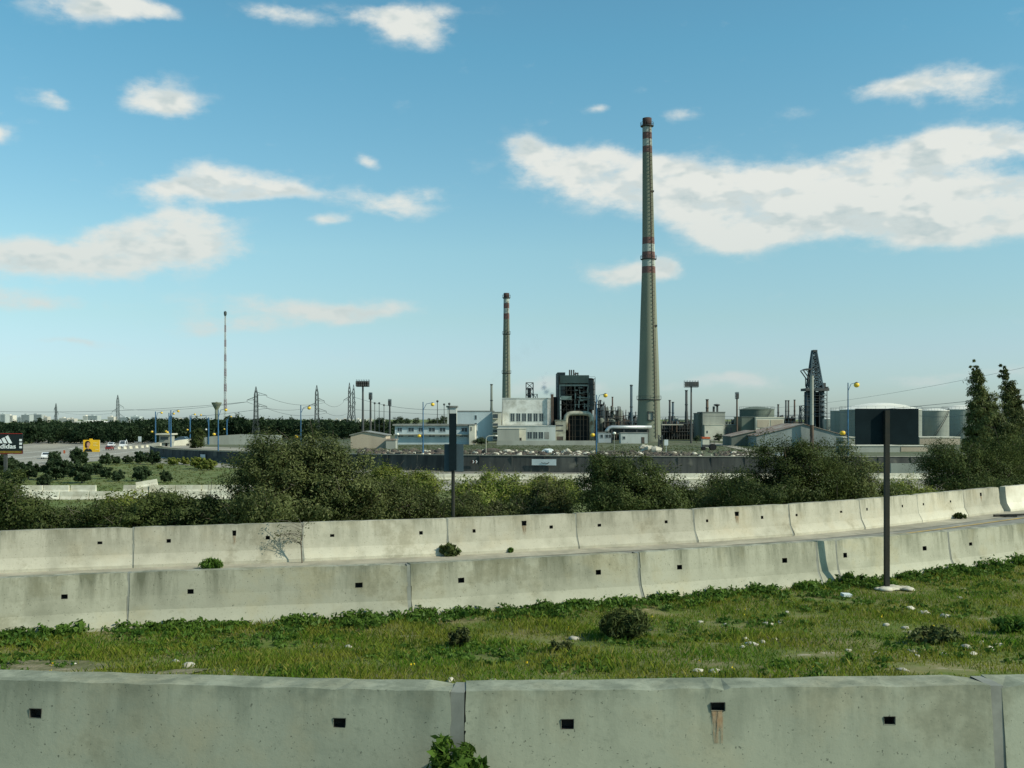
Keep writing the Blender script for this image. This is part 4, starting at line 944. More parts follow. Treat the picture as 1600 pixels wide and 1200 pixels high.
# ------------------------------------------------------------------ boiler frame
Yb = 352
bo = thing('boiler_structure', 'tall dark open boiler structure of steel beams with a pale hood on top', 'boiler structure', (X(900, Yb), Yb, plat(X(900, Yb), Yb)))
zb = plat(X(900, Yb), Yb); BX = lambda p: X(p, Yb); BZ = lambda p: Z(p, Yb)
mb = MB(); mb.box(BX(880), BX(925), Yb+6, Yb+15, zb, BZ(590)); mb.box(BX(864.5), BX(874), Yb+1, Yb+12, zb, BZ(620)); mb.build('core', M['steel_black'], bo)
mb = MB(); mb.box(BX(871), BX(883), Yb-1, Yb+13, BZ(620), BZ(582)); mb.box(BX(871), BX(874.5), Yb-1, Yb+13, BZ(655), BZ(620)); mb.build('side_cladding', M['steel_dark'], bo)
mb = MB(); mb.box(BX(875), BX(920), Yb-1.4, Yb+12, BZ(599), BZ(586.5)); mb.build('hood', M['steel_green'], bo)
mb = MB(); mb.box(BX(874), BX(919), Yb-1.2, Yb-.5, BZ(603.5), BZ(601)); mb.build('beam', M['pale_frame'], bo)
mb = MB()
for px in (874.5, 918.5): mb.box(BX(px)-.2, BX(px)+.2, Yb-1.3, Yb-.8, zb, BZ(601.5))
mb.box(BX(897.5), BX(898.5), Yb-1.2, Yb-.9, BZ(643), BZ(603)); mb.build('column', M['pale_frame'], bo)
mb = MB(); rr = random.Random(8)
for y in (610, 616, 624, 632, 640): mb.box(BX(874), BX(928), Yb-1, Yb+12, BZ(y+.7), BZ(y))
for px in (874, 885, 892, 905, 912, 924, 928): mb.box(BX(px)-.15, BX(px)+.15, Yb-1.1, Yb-.8, zb, BZ(590 if px < 922 else 597))
for i in range(26):
    a = rr.uniform(876, 924); y = rr.uniform(604, 640); mb.bar((BX(a), Yb-1.0-rr.random(), BZ(y)), (BX(a+rr.uniform(-9, 9)), Yb-1.0-rr.random(), BZ(y+rr.uniform(4, 9))), .12)
mb.build('steel_beams', M['steel_rust'], bo)
mb = MB()
for i in range(34):
    a = rr.uniform(895, 925); y = rr.uniform(604, 636)
    if rr.random() < .5: mb.bar((BX(a), Yb-1.5, BZ(y)), (BX(a), Yb-1.5, BZ(y+rr.uniform(4, 10))), rr.uniform(.1, .22), n=6)
    else: mb.bar((BX(a), Yb-1.5, BZ(y)), (BX(min(928, a+rr.uniform(4, 14))), Yb-1.5, BZ(y)), rr.uniform(.08, .18), n=6)
mb.build('pipework', M['pale_frame'], bo)
mb = MB(); mb.box(BX(876), BX(893), Yb-1.7, Yb-1.2, BZ(625), BZ(619)); mb.build('panel', M['duct'], bo)
mb = MB()
for px, y0 in ((891, 577), (894, 577), (897.5, 577), (900.5, 581), (904, 582)): mb.bar((BX(px), Yb+4, BZ(588)), (BX(px), Yb+4, BZ(y0)), .26, n=8)
mb.bar((BX(898), Yb+4, BZ(584)), (BX(905), Yb+4, BZ(582)), .25, n=8); mb.build('roof_vent', M['steel_dark'], bo)
mb = MB(); mb.box(BX(921), BX(926), Yb, Yb+10, BZ(660), BZ(590.5)); mb.lathe(BX(924), Yb-1, [(.9, BZ(640)), (.9, BZ(594)), (.3, BZ(591))], 12); mb.build('riser_vessel', M['steel_dark'], bo)
mb = MB()
for y in (592, 600, 608, 616, 624, 632): mb.box(BX(919), BX(929), Yb-2.4, Yb+4, BZ(y+.5), BZ(y)); mb.bar((BX(929), Yb-2.4, BZ(y-3)), (BX(919), Yb-2.4, BZ(y-3)), .06)
for px in (919, 929): mb.bar((BX(px), Yb-2.4, zb), (BX(px), Yb-2.4, BZ(590)), .12)
mb.build('platform', M['steel_dark'], bo)
# arch duct
ad = thing('arch_duct', 'huge pale inverted U shaped duct standing in front of the boiler frame', 'duct', (BX(904), Yb-6, zb)); Ya = Yb-6
mb = MB(); w_ = X(7, 0); AX = lambda p: X(p, Ya); AZ = lambda p: Z(p, Ya)
pts = [(AX(884), Ya, AZ(672)), (AX(884), Ya, AZ(655)), (AX(885), Ya, AZ(650)), (AX(888), Ya, AZ(647)), (AX(893), Ya, AZ(645.8)), (AX(904), Ya, AZ(645.5)), (AX(915), Ya, AZ(645.8)), (AX(920), Ya, AZ(647)), (AX(923.5), Ya, AZ(650)), (AX(924.5), Ya, AZ(655)), (AX(924.5), Ya, AZ(687))]
mb.tube(pts, 3.6*Ya/F, 14); mb.build('duct_tube', M['duct'], ad, True)
mb = MB()
for px in (890, 895, 899, 907, 912, 918): mb.bar((AX(px), Ya+1, zb), (AX(px), Ya+1, AZ(649)), .22)
for y in (655, 664, 673, 682): mb.box(AX(888), AX(920), Ya+.9, Ya+1.1, AZ(y+.6), AZ(y))
mb.build('support_frame', M['steel_rust'], ad)
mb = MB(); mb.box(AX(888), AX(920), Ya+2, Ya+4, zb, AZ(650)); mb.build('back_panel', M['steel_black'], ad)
b = bldg('boiler_annex', 'low pale equipment block with pipes between the power house and the arch duct', 'building', 868, 657, 884, 343, 6, 'duct', 'steel_green', (), .2, door=[(868.5, 664, 880, 666, 'steel_dark'), (868.5, 672, 880, 674, 'steel_dark'), (870, 682, 880, 688, 'scrap')])

# ------------------------------------------------------------------ process units
def unit(name, label, x0, x1, ytop, Y, depth, seed, mk='steel_dark', levels=4, ves=6, cols=8, pipes=20, fill=True):
    rr = random.Random(seed); zb = plat(X(x0, Y), Y); r = thing(name, label, 'process plant', (X((x0+x1)/2, Y), Y, zb)); zt = Z(ytop, Y)
    mb = MB(); X0, X1 = X(x0, Y), X(x1, Y)
    for j in range(2):
        for i in range(cols+1):
            x = lerp(X0, X1, i/cols); mb.bar((x, Y+j*depth, zb), (x, Y+j*depth, lerp(zb, zt, rr.uniform(.7, 1))), .16)
    for l in range(1, levels+1):
        z = lerp(zb, zt, l/levels*.85); a, c = sorted((rr.uniform(0, .3), rr.uniform(.7, 1))) if l > levels/2 else (0, 1)
        mb.box(lerp(X0, X1, a), lerp(X0, X1, c), Y-.3, Y+depth+.3, z-.12, z+.12)
        mb.bar((lerp(X0, X1, a), Y-.3, z+1.1), (lerp(X0, X1, c), Y-.3, z+1.1), .06)
    for i in range(cols):
        if rr.random() < .6:
            k = rr.randrange(levels); za, zb2 = lerp(zb, zt, k/levels*.85), lerp(zb, zt, (k+1)/levels*.85)
            mb.bar((lerp(X0, X1, i/cols), Y, za), (lerp(X0, X1, (i+1)/cols), Y, zb2), .1)
    mb.build('steel_frame', M[mk], r)
    vm = rr.choice(['steel_blue', 'steel_dark', 'steel_green'])
    for i in range(ves):
        mb = MB(); x = rr.uniform(X0+1, X1-1); rad = rr.uniform(.5, 1.3); z0 = lerp(zb, zt, rr.uniform(0, .4)); z1 = lerp(zb, zt, rr.uniform(.5, .95)); y = Y+rr.uniform(.5, depth)
        if rr.random() < .65: mb.lathe(x, y, [(rad, z0), (rad, z1), (rad*.6, z1+rad*.5), (.1, z1+rad*.7)], 12)
        else: mb.tube([(x-rad*2, y, z0+rad), (x-rad*1.8, y, z0+rad), (x+rad*1.8, y, z0+rad), (x+rad*2, y, z0+rad)], [rad*.4, rad, rad, rad*.4], 10)
        mb.build('vessel', M[vm], r, True)
    mb = MB()
    for i in range(pipes):
        x = rr.uniform(X0, X1); z0 = lerp(zb, zt, rr.uniform(0, .7)); y = Y-.5+rr.uniform(-.5, depth)
        if rr.random() < .5: mb.bar((x, y, z0), (x, y, min(zt, z0+rr.uniform(2, 7))), rr.uniform(.08, .25), n=6)
        else: mb.bar((x, y, z0), (min(X1, x+rr.uniform(3, 12)), y, z0), rr.uniform(.08, .25), n=6)
    mb.build('pipes', M['steel_rust'], r)
    if fill:
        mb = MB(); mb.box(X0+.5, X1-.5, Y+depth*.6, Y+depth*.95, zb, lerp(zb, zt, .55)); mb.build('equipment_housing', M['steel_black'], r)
    return r
unit('process_unit', 'dark process unit with thin towers just right of the boiler frame', 931, 946, 622, 370, 8, 1, levels=6, ves=5, cols=4, pipes=16)
unit('process_unit', 'jumble of dark vessels and sloping pipes between the boiler frame and the tall chimney', 945, 978, 634, 380, 10, 2, levels=4, ves=12, cols=8, pipes=30)
unit('process_unit', 'low dark piperack behind the silver pipe', 930, 997, 654, 360, 8, 3, levels=3, ves=9, cols=12, pipes=26)
unit('process_unit', 'faint grey unit behind the left edge of the tall chimney', 972, 1000, 643, 420, 8, 4, 'steel_blue', levels=3, ves=6, cols=6)
unit('pipe_rack', 'long dark piperack with white capping right of the tall chimney', 1034, 1098, 658, 372, 8, 5, levels=2, ves=10, cols=16, pipes=30)
unit('process_unit', 'blue grey unit around the two thin columns right of the tall chimney', 1040, 1064, 650, 430, 8, 6, 'steel_blue', levels=3, ves=5, cols=4)
unit('process_unit', 'blue grey furnace unit behind the right floodlight mast', 1058, 1096, 652, 410, 8, 7, 'steel_blue', levels=2, ves=7, cols=6)
unit('process_unit', 'dark unit in the gap between the pale cube and the green tank', 1131, 1162, 655, 390, 8, 8, levels=2, ves=7, cols=6)
unit('process_unit', 'dark blue unit of clustered columns left of the derrick tower', 1217, 1258, 648, 420, 10, 9, 'steel_blue', levels=3, ves=12, cols=8, pipes=24)
unit('process_unit', 'small rusty unit at the left foot of the green tank', 1158, 1180, 648, 395, 6, 10, 'steel_rust', levels=3, ves=5, cols=5)
mb = MB(); Yp = 368; mb.box(X(1034, Yp), X(1068, Yp), Yp, Yp+2, Z(664.3, Yp), Z(662.8, Yp)); tag(mb.build('cable_tray', M['cream'], None), 'thin white horizontal tray on the piperack right of the tall chimney', 'cable tray')
for px, yt, yb, Y, r_, mk, lb in [(986.5, 601, 655, 400, 2, 'steel_blue', 'tall thin column with a ladder just left of the tall chimney'), (957, 620, 650, 395, 1.2, 'steel_rust', 'thin stack above the jumble left of the tall chimney'),
    (1046.5, 625, 655, 420, 1.6, 'steel_dark', 'left one of two thin columns right of the tall chimney'), (1051.5, 628, 655, 430, 1.7, 'steel_blue', 'right one of two thin columns right of the tall chimney'),
    (1072.5, 609.5, 645, 400, 2, 'steel_dark', 'dark brown stack beside the right floodlight mast'), (1105, 624, 645, 430, 2.1, 'steel_rust', 'rusty stack behind the pale cube building'),
    (1228, 625.5, 652, 425, 1.3, 'steel_dark', 'left one of the paired dark stacks near the derrick tower'), (1232, 625.5, 652, 426, 1.4, 'steel_dark', 'right one of the paired dark stacks near the derrick tower'), (1241.5, 624.5, 652, 428, 1.3, 'steel_rust', 'single dark stack beside the paired stacks'), (1216, 632, 652, 410, 1.4, 'steel_dark', 'short dark stack at the right end of the green tank'), (938, 625, 655, 372, 1.6, 'steel_blue', 'slim vessel behind the blue lamp by the boiler frame'), (943.5, 629, 655, 374, 1.3, 'steel_dark', 'slim dark vessel right of the boiler frame')]:
    stack(lb, px, yt, yb, Y, r_, mk, 'column', 'process_column')
# silver pipe
Yp = 318; r = thing('silver_pipe', 'thick horizontal silver pipe running to the foot of the tall chimney', 'pipe', (X(980, Yp), Yp, plat(0, Yp)))
mb = MB(); zc = Z(667.5, Yp); mb.tube([(X(947, Yp), Yp, zc-1.6), (X(949, Yp), Yp, zc-.9), (X(952, Yp), Yp, zc-.2), (X(956, Yp), Yp, zc), (X(1018, Yp), Yp, zc)], 2.9*Yp/F, 14); mb.build('pipe_shell', M['silver'], r, True)
mb = MB()
for px in (956, 975, 995, 1012): mb.box(X(px, Yp)-.2, X(px, Yp)+.2, Yp-.2, Yp+.2, plat(0, Yp), zc-.4)
mb.box(X(953, Yp), X(1015, Yp), Yp+.9, Yp+1.3, Z(676, Yp), Z(671, Yp)); mb.build('support', M['steel_dark'], r)
bldg('pump_house', 'low white pump house under the silver pipe', 'building', 970, 677, 1012, 312, 5, 'white_wall', 'roof_grey', [(973, 682, 977, 686)], .2, door=[(1002, 683, 1007, None, 'scrap')])
bldg('site_cabin', 'small bluish cabin with square windows right of the boiler frame', 'cabin', 935, 676, 957, 322, 4, 'blue_wall', 'roof_grey', [(938, 679, 942, 684), (946, 679, 950, 684), (951.5, 679, 954.5, 684)], .15)
# mushroom vents
for px, lb in ((1118, 'left'),):
    x = X(px, 400); r = thing('vent_stack', 'twin mushroom capped vent behind the pale cube building', 'vent', (x, 400, plat(x, 400))); mb = MB()
    mb.bar((x-.7, 400, plat(x, 400)), (x-.7, 400, Z(635, 400)), .45, n=8); mb.bar((x+.7, 400, plat(x, 400)), (x+.7, 400, Z(633, 400)), .4, n=8); mb.build('pipe', M['steel_dark'], r)
    mb = MB(); mb.lathe(x+.5, 400, [(.3, Z(635, 400)), (1.4, Z(633, 400)), (1.0, Z(631.5, 400)), (.1, Z(631, 400))], 14); mb.build('cap', M['steel_dark'], r)
bldg('pale_cube_building', 'two tone cube building with a grey upper half and pale lower half', 'building', 1098, 644.5, 1133, 350, 10, 'grey_wall', 'roof_grey', (), .25)
o = bldg('lower_pale_block', 'pale lower block projecting in front of the two tone cube', 'building', 1101, 664, 1130.5, 348, 1.9, 'cream', 'cream', (), .1, door=[(1104, 673, 1106, 677, 'glass')])
bldg('dark_side_block', 'dark narrow block on the left side of the two tone cube', 'building', 1091, 646, 1098.5, 352, 9, 'steel_green', 'steel_dark', (), .2)
bldg('glazed_shed', 'low shed with dark bays right of the two tone cube', 'building', 1133, 664, 1150, 352, 8, 'steel_green', 'galv', [(1135, 668, 1138.5, 680), (1140.5, 668, 1144, 680)], .2)
# green tank and building
def tank(name, label, px, rp, yt, Y, mk, roof='tank_roof', dome=0, rail=True):
    x = X(px, Y); zb = plat(x, Y); r = thing(name, label, 'tank', (x, Y+rp*Y/F, zb)); k = rp*Y/F; cy = Y+k; zt = Z(yt, Y)
    mb = MB(); n = 6; pr = []
    for i in range(n+1):
        z = lerp(zb, zt, i/n); pr += [(k, z)] if i in (0, n) else [(k, z-.03), (k+.05, z), (k, z+.03)]
    mb.lathe(x, cy, pr, 48); mb.build('shell', M[mk], r, False)
    mb = MB(); mb.lathe(x, cy, [(k+.1, zt-.05), (k+.1, zt+.15), (k*.97, zt+.2), (k*.6, zt+.2+dome*.65), (k*.25, zt+.2+dome*.95), (.05, zt+.2+dome)], 48); mb.build('roof', M[roof], r, True)
    if rail:
        mb = MB(); N_ = 28
        for i in range(N_):
            a, b = 2*math.pi*i/N_, 2*math.pi*(i+1)/N_; p = Vector((x+k*math.cos(a), cy+k*math.sin(a), zt+.15)); q = Vector((x+k*math.cos(b), cy+k*math.sin(b), zt+.15))
            mb.bar(p, p+Vector((0, 0, 1)), .04); mb.bar(p+Vector((0, 0, 1)), q+Vector((0, 0, 1)), .04)
        mb.build('handrail', M['galv'], r)
        mb = MB(); aa = -2.2; pts = []
        for i in range(16):
            t = i/15; a = aa+t*1.3; pts.append(Vector((x+(k+.5)*math.cos(a), cy+(k+.5)*math.sin(a), lerp(zb, zt, t))))
        for p, q in zip(pts, pts[1:]): mb.bar(p, q, .12); mb.bar(p+Vector((0, 0, 1)), q+Vector((0, 0, 1)), .05)
        mb.build('stairway', M['steel_dark'], r)
    return r
tank('storage_tank', 'dull green cylindrical tank with flat roof left of the derrick tower', 1189, 27, 640, 385, 'tank_green', 'tank_green', 1.0)
bldg('panelled_hall', 'cream hall with three framed panels in front of the green tank', 'building', 1181, 653, 1225, 345, 10, 'cream', 'cream', (), .3)
for px0, px1 in ((1183, 1202), (1204, 1223)):
    g = MB(); g.box(X(px0, 345), X(px1, 345), 344.9, 344.98, Z(668, 345), Z(656, 345)); g.build('wall_panel', M['beige'], [o for o in bpy.data.objects if o.name == 'panelled_hall'][0])
bldg('dark_hall', 'dark green grey hall left of the cream hall', 'building', 1159, 652, 1181, 347, 12, 'tank_green', 'steel_green', (), .2)
gabled('low_grey_shed', 'long low shed with a rust edged sloping roof near the track', 1143, 1182, 682, 673.5, 285, 12, 'steel_green', 'roof_rust', 1180)
gabled('grey_warehouse', 'wide pale grey gabled warehouse with a rusty pipe in the middle of its wall', 1182, 1322, 681, 663, 275, 22, 'shed_wall', 'roof_rust', 1256, base=-4.1)
xw = X(1268.5, 273.5); r = thing('flue_pipe', 'tall pale green flue pipe with a rusty foot in front of the grey warehouse', 'pipe', (xw, 273.5, -4.1))
mb = MB(); mb.bar((xw, 273.5, Z(664, 273.5)), (xw, 273.5, Z(587, 273.5)), .46, n=12); mb.build('pipe_shell', M['grey_wall'], r); mb = MB(); mb.bar((xw, 273.5, -4.1), (xw, 273.5, Z(664, 273.5)), .5, n=12); mb.build('rusty_foot', M['steel_rust'], r)
bldg('sloping_block', 'small white roofed hut right of the grey warehouse', 'hut', 1318, 684, 1340, 262, 6, 'grey_wall', 'cream', (), .2)
b = bldg('long_grey_shed', 'long grey corrugated shed below the dark blank sign', 'building', 1325, 697, 1406, 215, 8, 'grey_wall', 'cream', (), .15)
bldg('beige_yard_wall', 'beige corrugated wall right of the long grey shed', 'wall', 1408, 697, 1450, 222, 4, 'beige', 'cream', (), .1)
bldg('tan_roof_building', 'tan building with white roof edge in front of the tanks', 'building', 1437, 684, 1500, 300, 9, 'beige', 'cream', (), .3)
# pale tanks
tank('storage_tank', 'large pale tank with a white domed roof directly behind the dark blank sign', 1398, 63, 640, 330, 'tank', dome=2.2)
tank('storage_tank', 'pale tank partly hidden left of the dark blank sign', 1338, 30, 642, 372, 'tank', dome=.8)
tank('storage_tank', 'pale tank just right of the dark blank sign', 1470, 20, 642, 350, 'tank', dome=.7)
tank('storage_tank', 'pale tank partly hidden by the leaning tree', 1512, 27, 640, 380, 'tank', dome=1.6)
tank('storage_tank', 'pale tank showing between the trees at the right edge', 1590, 30, 650, 340, 'tank_roof', dome=.8)
tank('storage_tank', 'low pale tank in the distance right of the derrick tower', 1297, 16, 655, 470, 'tank', dome=.2)

# ------------------------------------------------------------------ derrick tower
Yd = 400; DX = lambda p: X(p, Yd); DZ = lambda p: Z(p, Yd); zb = plat(DX(1270), Yd)
dr = thing('derrick_tower', 'tall dark blue lattice derrick tower on a massive base right of the tall chimney', 'tower', (DX(1272), Yd, zb))
mb = MB(); mb.lattice((DX(1273), Yd, 0), 21*Yd/F, 6*Yd/F, DZ(608), DZ(549), 8, .32, .2, top=(DX(1272), Yd, 0)); mb.build('lattice', M['steel_blue'], dr)
mb = MB(); mb.lattice((DX(1273), Yd+1, 0), 12*Yd/F, 4*Yd/F, DZ(608), DZ(556), 6, .22, .14, top=(DX(1272), Yd+1, 0))
mb.box(DX(1269), DX(1275.5), Yd-1.5, Yd+1.5, DZ(550), DZ(547)); mb.build('inner_lattice', M['steel_dark'], dr)
mb = MB(); mb.poly([(DX(1252), Yd-2, DZ(579)), (DX(1267), Yd-2, DZ(578)), (DX(1267), Yd-2, DZ(576)), (DX(1258), Yd-2, DZ(576))], (0, 4, 0))
for y in (-2, 2): mb.bar((DX(1253), Yd+y, DZ(579)), (DX(1263), Yd+y, DZ(593)), .25); mb.bar((DX(1258), Yd+y, DZ(579)), (DX(1264), Yd+y, DZ(587)), .15); mb.bar((DX(1261), Yd+y, DZ(590)), (DX(1261), Yd+y, DZ(604)), .2)
mb.build('boom', M['steel_dark'], dr)
mb = MB(); mb.box(DX(1255), DX(1291.5), Yd-3.5, Yd+3.5, DZ(611), DZ(607)); mb.box(DX(1282), DX(1288), Yd-2, Yd+2, DZ(606.9), DZ(598.5)); mb.box(DX(1288.5), DX(1291.5), Yd-2.5, Yd, DZ(606.9), DZ(604.5)); mb.build('deck', M['steel_dark'], dr)
mb = MB()
for px, rp in ((1263, 4.2), (1270, 4.5), (1283.5, 4.6)): mb.lathe(DX(px), Yd, [(rp*.25, zb), (rp*.25, DZ(611.1))], 18)
mb.build('drum', M['steel_blue'], dr, True)
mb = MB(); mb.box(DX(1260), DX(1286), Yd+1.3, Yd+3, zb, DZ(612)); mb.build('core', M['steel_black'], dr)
mb = MB()
for y in (618, 626, 634, 642, 650): mb.box(DX(1258), DX(1289), Yd-2.6, Yd+2.2, DZ(y+.6), DZ(y)); mb.bar((DX(1258), Yd-2.6, DZ(y-3.3)), (DX(1289), Yd-2.6, DZ(y-3.3)), .07)
for px in (1258, 1266, 1277.5, 1289): mb.bar((DX(px), Yd-2.6, zb), (DX(px), Yd-2.6, DZ(611)), .16)
for i in range(6):
    y = 611+7*i; mb.bar((DX(1277.5), Yd-2.7, DZ(y)), (DX(1289), Yd-2.7, DZ(y+7)), .12)
mb.build('platform', M['steel_dark'], dr)
mb = MB(); mb.lattice((DX(1255), Yd, 0), 9*Yd/F, 9*Yd/F, zb, DZ(634), 4, .2, .12); mb.build('side_frame', M['steel_dark'], dr)

# ------------------------------------------------------------------ masts, pylons, lamps
def flood(label, px, yt, Y, half, mk='steel_dark', yb=None, n=6, wide=True):
    x = X(px, Y); zb = plat(x, Y); k = Y/F; zt = Z(yt, Y); r = thing('floodlight_mast', label, 'floodlight mast', (x, Y, zb), 'floodlight masts in the refinery')
    mb = MB(); mb.bar((x, Y, zb), (x, Y, zt-1), .35, .24, n=8); mb.build('pole', M[mk], r)
    mb = MB(); w = half*k; h0, h1 = zt-8*k, zt
    for z in (h0, (h0+h1)/2, h1):
        for y in (-.8, .8): mb.bar((x-w, Y+y, z), (x+w, Y+y, z), .09)
    m_ = 5
    for i in range(m_+1):
        xx = lerp(x-w, x+w, i/m_)
        for y in (-.8, .8): mb.bar((xx, Y+y, h0), (xx, Y+y, h1+.5), .07)
        mb.bar((xx, Y-.8, h0), (xx, Y+.8, h0), .07)
    mb.build('rack', M['steel_blue'], r)
    for i in range(n):
        xx = lerp(x-w*.85, x+w*.85, i/max(1, n-1)) if n > 1 else x
        for z in (lerp(h0, h1, .3), lerp(h0, h1, .75)):
            mb = MB(); mb.box(xx-.38, xx+.38, Y-1.15, Y-.82, z-.35, z+.35); mb.build('floodlight', M['steel_dark'], r)
    return r
flood('left floodlight mast with a wide rack above the beige shed', 567, 596, 270, 9.5)
flood('floodlight mast with a wide rack right of the tall chimney', 1080, 597, 315, 10.5)
flood('narrow floodlight mast seen side on just right of the left wide mast', 579, 616, 290, 2, n=1)
flood('narrow floodlight mast seen side on above the left end of the office block', 609, 626, 330, 2, n=1)
flood('rusty floodlight mast seen side on left of the green tank', 1151.5, 615, 330, 2, 'steel_rust', n=1)
def thinmast(label, px, yt, Y):
    x = X(px, Y); mb = MB(); zb = plat(x, Y); mb.bar((x, Y, zb), (x, Y, Z(yt+2, Y)), .16, .1, n=6); mb.sphere((x, Y, Z(yt+1, Y)), .4, 8, 6); o = mb.build('slim_mast', M['steel_dark'], None, loc=(x, Y, zb)); tag(o, label, 'mast')
for px, yt, Y, lb in ((585.5, 629, 360, 'slim mast right of the side-on floodlight mast'), (592.5, 629, 380, 'slim mast second in the row behind the beige shed'), (600, 632, 390, 'slim mast third in the row behind the beige shed'), (683.5, 626, 340, 'slim mast rising behind the office block left of the pale tower'), (694, 631, 360, 'slim mast right against the pale tower'), (702, 630, 324.5, 'short aerial on top of the pale tower')): thinmast(lb, px, yt, Y)
# pylons
def pylon(label, px, yt, Y, w0, w1, arms, mk='pylon', zb=-6.5, group='electricity pylons', half=6.5):
    x = X(px, Y); k = Y/F; zt = Z(yt, Y); r = thing('electricity_pylon', label, 'pylon', (x, Y, zb), group); zm = lerp(zb, zt, .42)
    th = max(.14, .33*k)
    mb = MB(); mb.lattice((x, Y, 0), w0*k, w1*k, zb, zm, 3, th, th*.6); z2 = lerp(zb, zt, .86)
    mb.lattice((x, Y, 0), w1*k, w1*.75*k, zm, z2, 5, th*.9, th*.55); mb.lattice((x, Y, 0), w1*.75*k, .3*k, z2, zt, 2, th*.8, th*.5); mb.build('tower_body', M[mk], r)
    for y, dx in arms:
        z = Z(y, Y); mb = MB(); e = Vector((x+dx*k, Y, z)); s = math.copysign(1, dx)
        for yy in (-.5, .5):
            mb.bar((x+s*w1*.4*k, Y+yy, z), e, th*.7); mb.bar((x+s*w1*.4*k, Y+yy, z+4.5*k), e, th*.7)
        mb.bar((x+s*w1*.6*k, Y, z), (x+s*w1*.9*k, Y, z+2.5*k), th*.5); mb.build('cross_arm', M[mk], r)
        mb = MB(); mb.bar(e, e-Vector((0, 0, 3*k)), th*.6); mb.build('insulator', M[mk], r)
    return r
pylon('nearest lattice pylon standing left above the big olive shrub', 400, 604, 400, 12, 6, [(617.5, 17), (625, -14), (635, 17)], zb=-5.5)
pylon('lattice pylon right of the nearest one with three arms', 495, 602, 430, 8, 5.5, [(626.5, 12), (634, -13), (642.5, 15)], zb=-5)
pylon('left one of the two slim pylons beside the left floodlight mast', 546, 598, 470, 12, 4, [(625, -9), (637, 6)], 'pylon', -4.2)
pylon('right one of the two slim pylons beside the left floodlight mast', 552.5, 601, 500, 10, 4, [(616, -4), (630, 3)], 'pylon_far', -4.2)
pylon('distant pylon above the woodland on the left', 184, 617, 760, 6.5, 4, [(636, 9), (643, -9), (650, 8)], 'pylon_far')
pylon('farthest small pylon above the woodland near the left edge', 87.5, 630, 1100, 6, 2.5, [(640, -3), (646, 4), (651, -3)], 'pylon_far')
def cable(p, q, sag, label, w=.05):
    p = Vector(p); q = Vector(q); mb = MB(); pts = [p.lerp(q, i/20)+Vector((0, 0, -sag*4*(i/20)*(1-i/20))) for i in range(21)]; mb.tube(pts, w, 4); return tag(mb.build('power_line', M['wire'], None), label, 'cable', 'overhead power lines')
lines = [((417, 620, 400), (507, 629, 430)), ((417, 638, 400), (510, 645, 430)), ((386, 628, 400), (482, 637, 430)), ((507, 629, 430), (537, 628, 470)), ((510, 645, 430), (552, 640, 470)), ((193, 639, 760), (386, 628, 400)), ((175, 646, 760), (90, 643, 1100)), ((192, 653, 760), (417, 638, 400)), ((386, 628, 400), (-60, 641, 420)), ((554, 640, 470), (1100, 650, 430)), ((552, 620, 500), (700, 640, 430))]
for a, b in lines: cable(at(*a), at(*b), 2.0, 'thin overhead power line sagging between pylons', .065)
cable(at(1100, 650, 300), at(1620, 615, 150), 1.2, 'long thin cable rising to the right edge above the tanks', .035)
cable(at(1150, 640, 300), at(1620, 570, 150), 1.5, 'upper thin cable rising to the right edge', .02)
cable(at(1437, 650, 250), at(1620, 622, 150), 1.2, 'lower thin cable rising to the right edge', .035)

lampgroup = 'blue street lamps with yellow globes'
def lamp(label, px, yt, yb, Y, gu, gl, paint='blue_paint', g1='globe', g2='globe', z0=None, rp=3.6, wp=1.5):
    k = Y/F; x = X(px, Y); zb = Z(yb, Y) if z0 is None else z0
    r = thing('street_lamp', label, 'street lamp', (x, Y, zb), lampgroup)
    mb = MB(); mb.bar((x, Y, zb-.3), (x, Y, Z(yt, Y)), wp*k*.8, wp*k*.5, n=8); mb.build('pole', M[paint], r)
    for (gx, gy), gm, up in ((gu, g1, 1), (gl, g2, 0)):
        if gx is None: continue
        e = Vector((X(gx, Y), Y, Z(gy, Y)+rp*k*.5)); s = Vector((x, Y, Z(yt+(13 if up else 0), Y))) if up else Vector((x, Y, Z(gy+6, Y)))
        s2 = s+(e-s)*.35+Vector((0, 0, (e.z-s.z)*.5+1.0*k)); e2 = e+Vector((0, 0, rp*k*.5))
        mb = MB(); mb.tube([s, s2, s.lerp(e2, .75)+Vector((0, 0, 2.2*k if up else 1.2*k)), e2], .28*k+.02, 6); a = mb.build('arm', M[paint], r)
        mb = MB(); mb.sphere((X(gx, Y), Y, Z(gy, Y)), rp*k, 16, 10, 1.05, 1.05, .95); mb.build('globe', M[gm], r, True)
        mb = MB(); mb.lathe(X(gx, Y), Y, [(rp*k*.7, Z(gy, Y)+rp*k*.68), (rp*k*.5, Z(gy, Y)+rp*k*.98), (rp*k*.15, Z(gy, Y)+rp*k*1.15)], 12); mb.build('lamp_cap', M['steel_dark'], r)
lamp('blue street lamp in front of the office block left of the thin sign', 661, 628, 711, 196, (676, 632), (655, 681), rp=2.9)
lamp('blue street lamp in front of the boiler frame', 932, 617, 711, 189, (946, 618), (926, 679.5), rp=3.3)
lamp('blue street lamp left of the dark blank sign', 1325, 598, 697, 187, (1338.5, 601.5), (1316.5, 676.5), rp=4.2, z0=-3.0)
lamp('blue street lamp rising out of the top of the big olive shrub', 470, 633, 709, 214, (483, 637.5), (463, 682), rp=2.8, z0=-3.0)
lamp('blue street lamp just right of the dark tree by the guard house', 341, 640, 706, 240, (353, 640.5), (334.5, 678.5), rp=2.4, z0=Z(706, 240))
lamp('blue street lamp at the right side of the guard house', 267, 641, 702, 285, (278.5, 642.5), (261.5, 675.5), rp=2.0, z0=Z(702, 285))
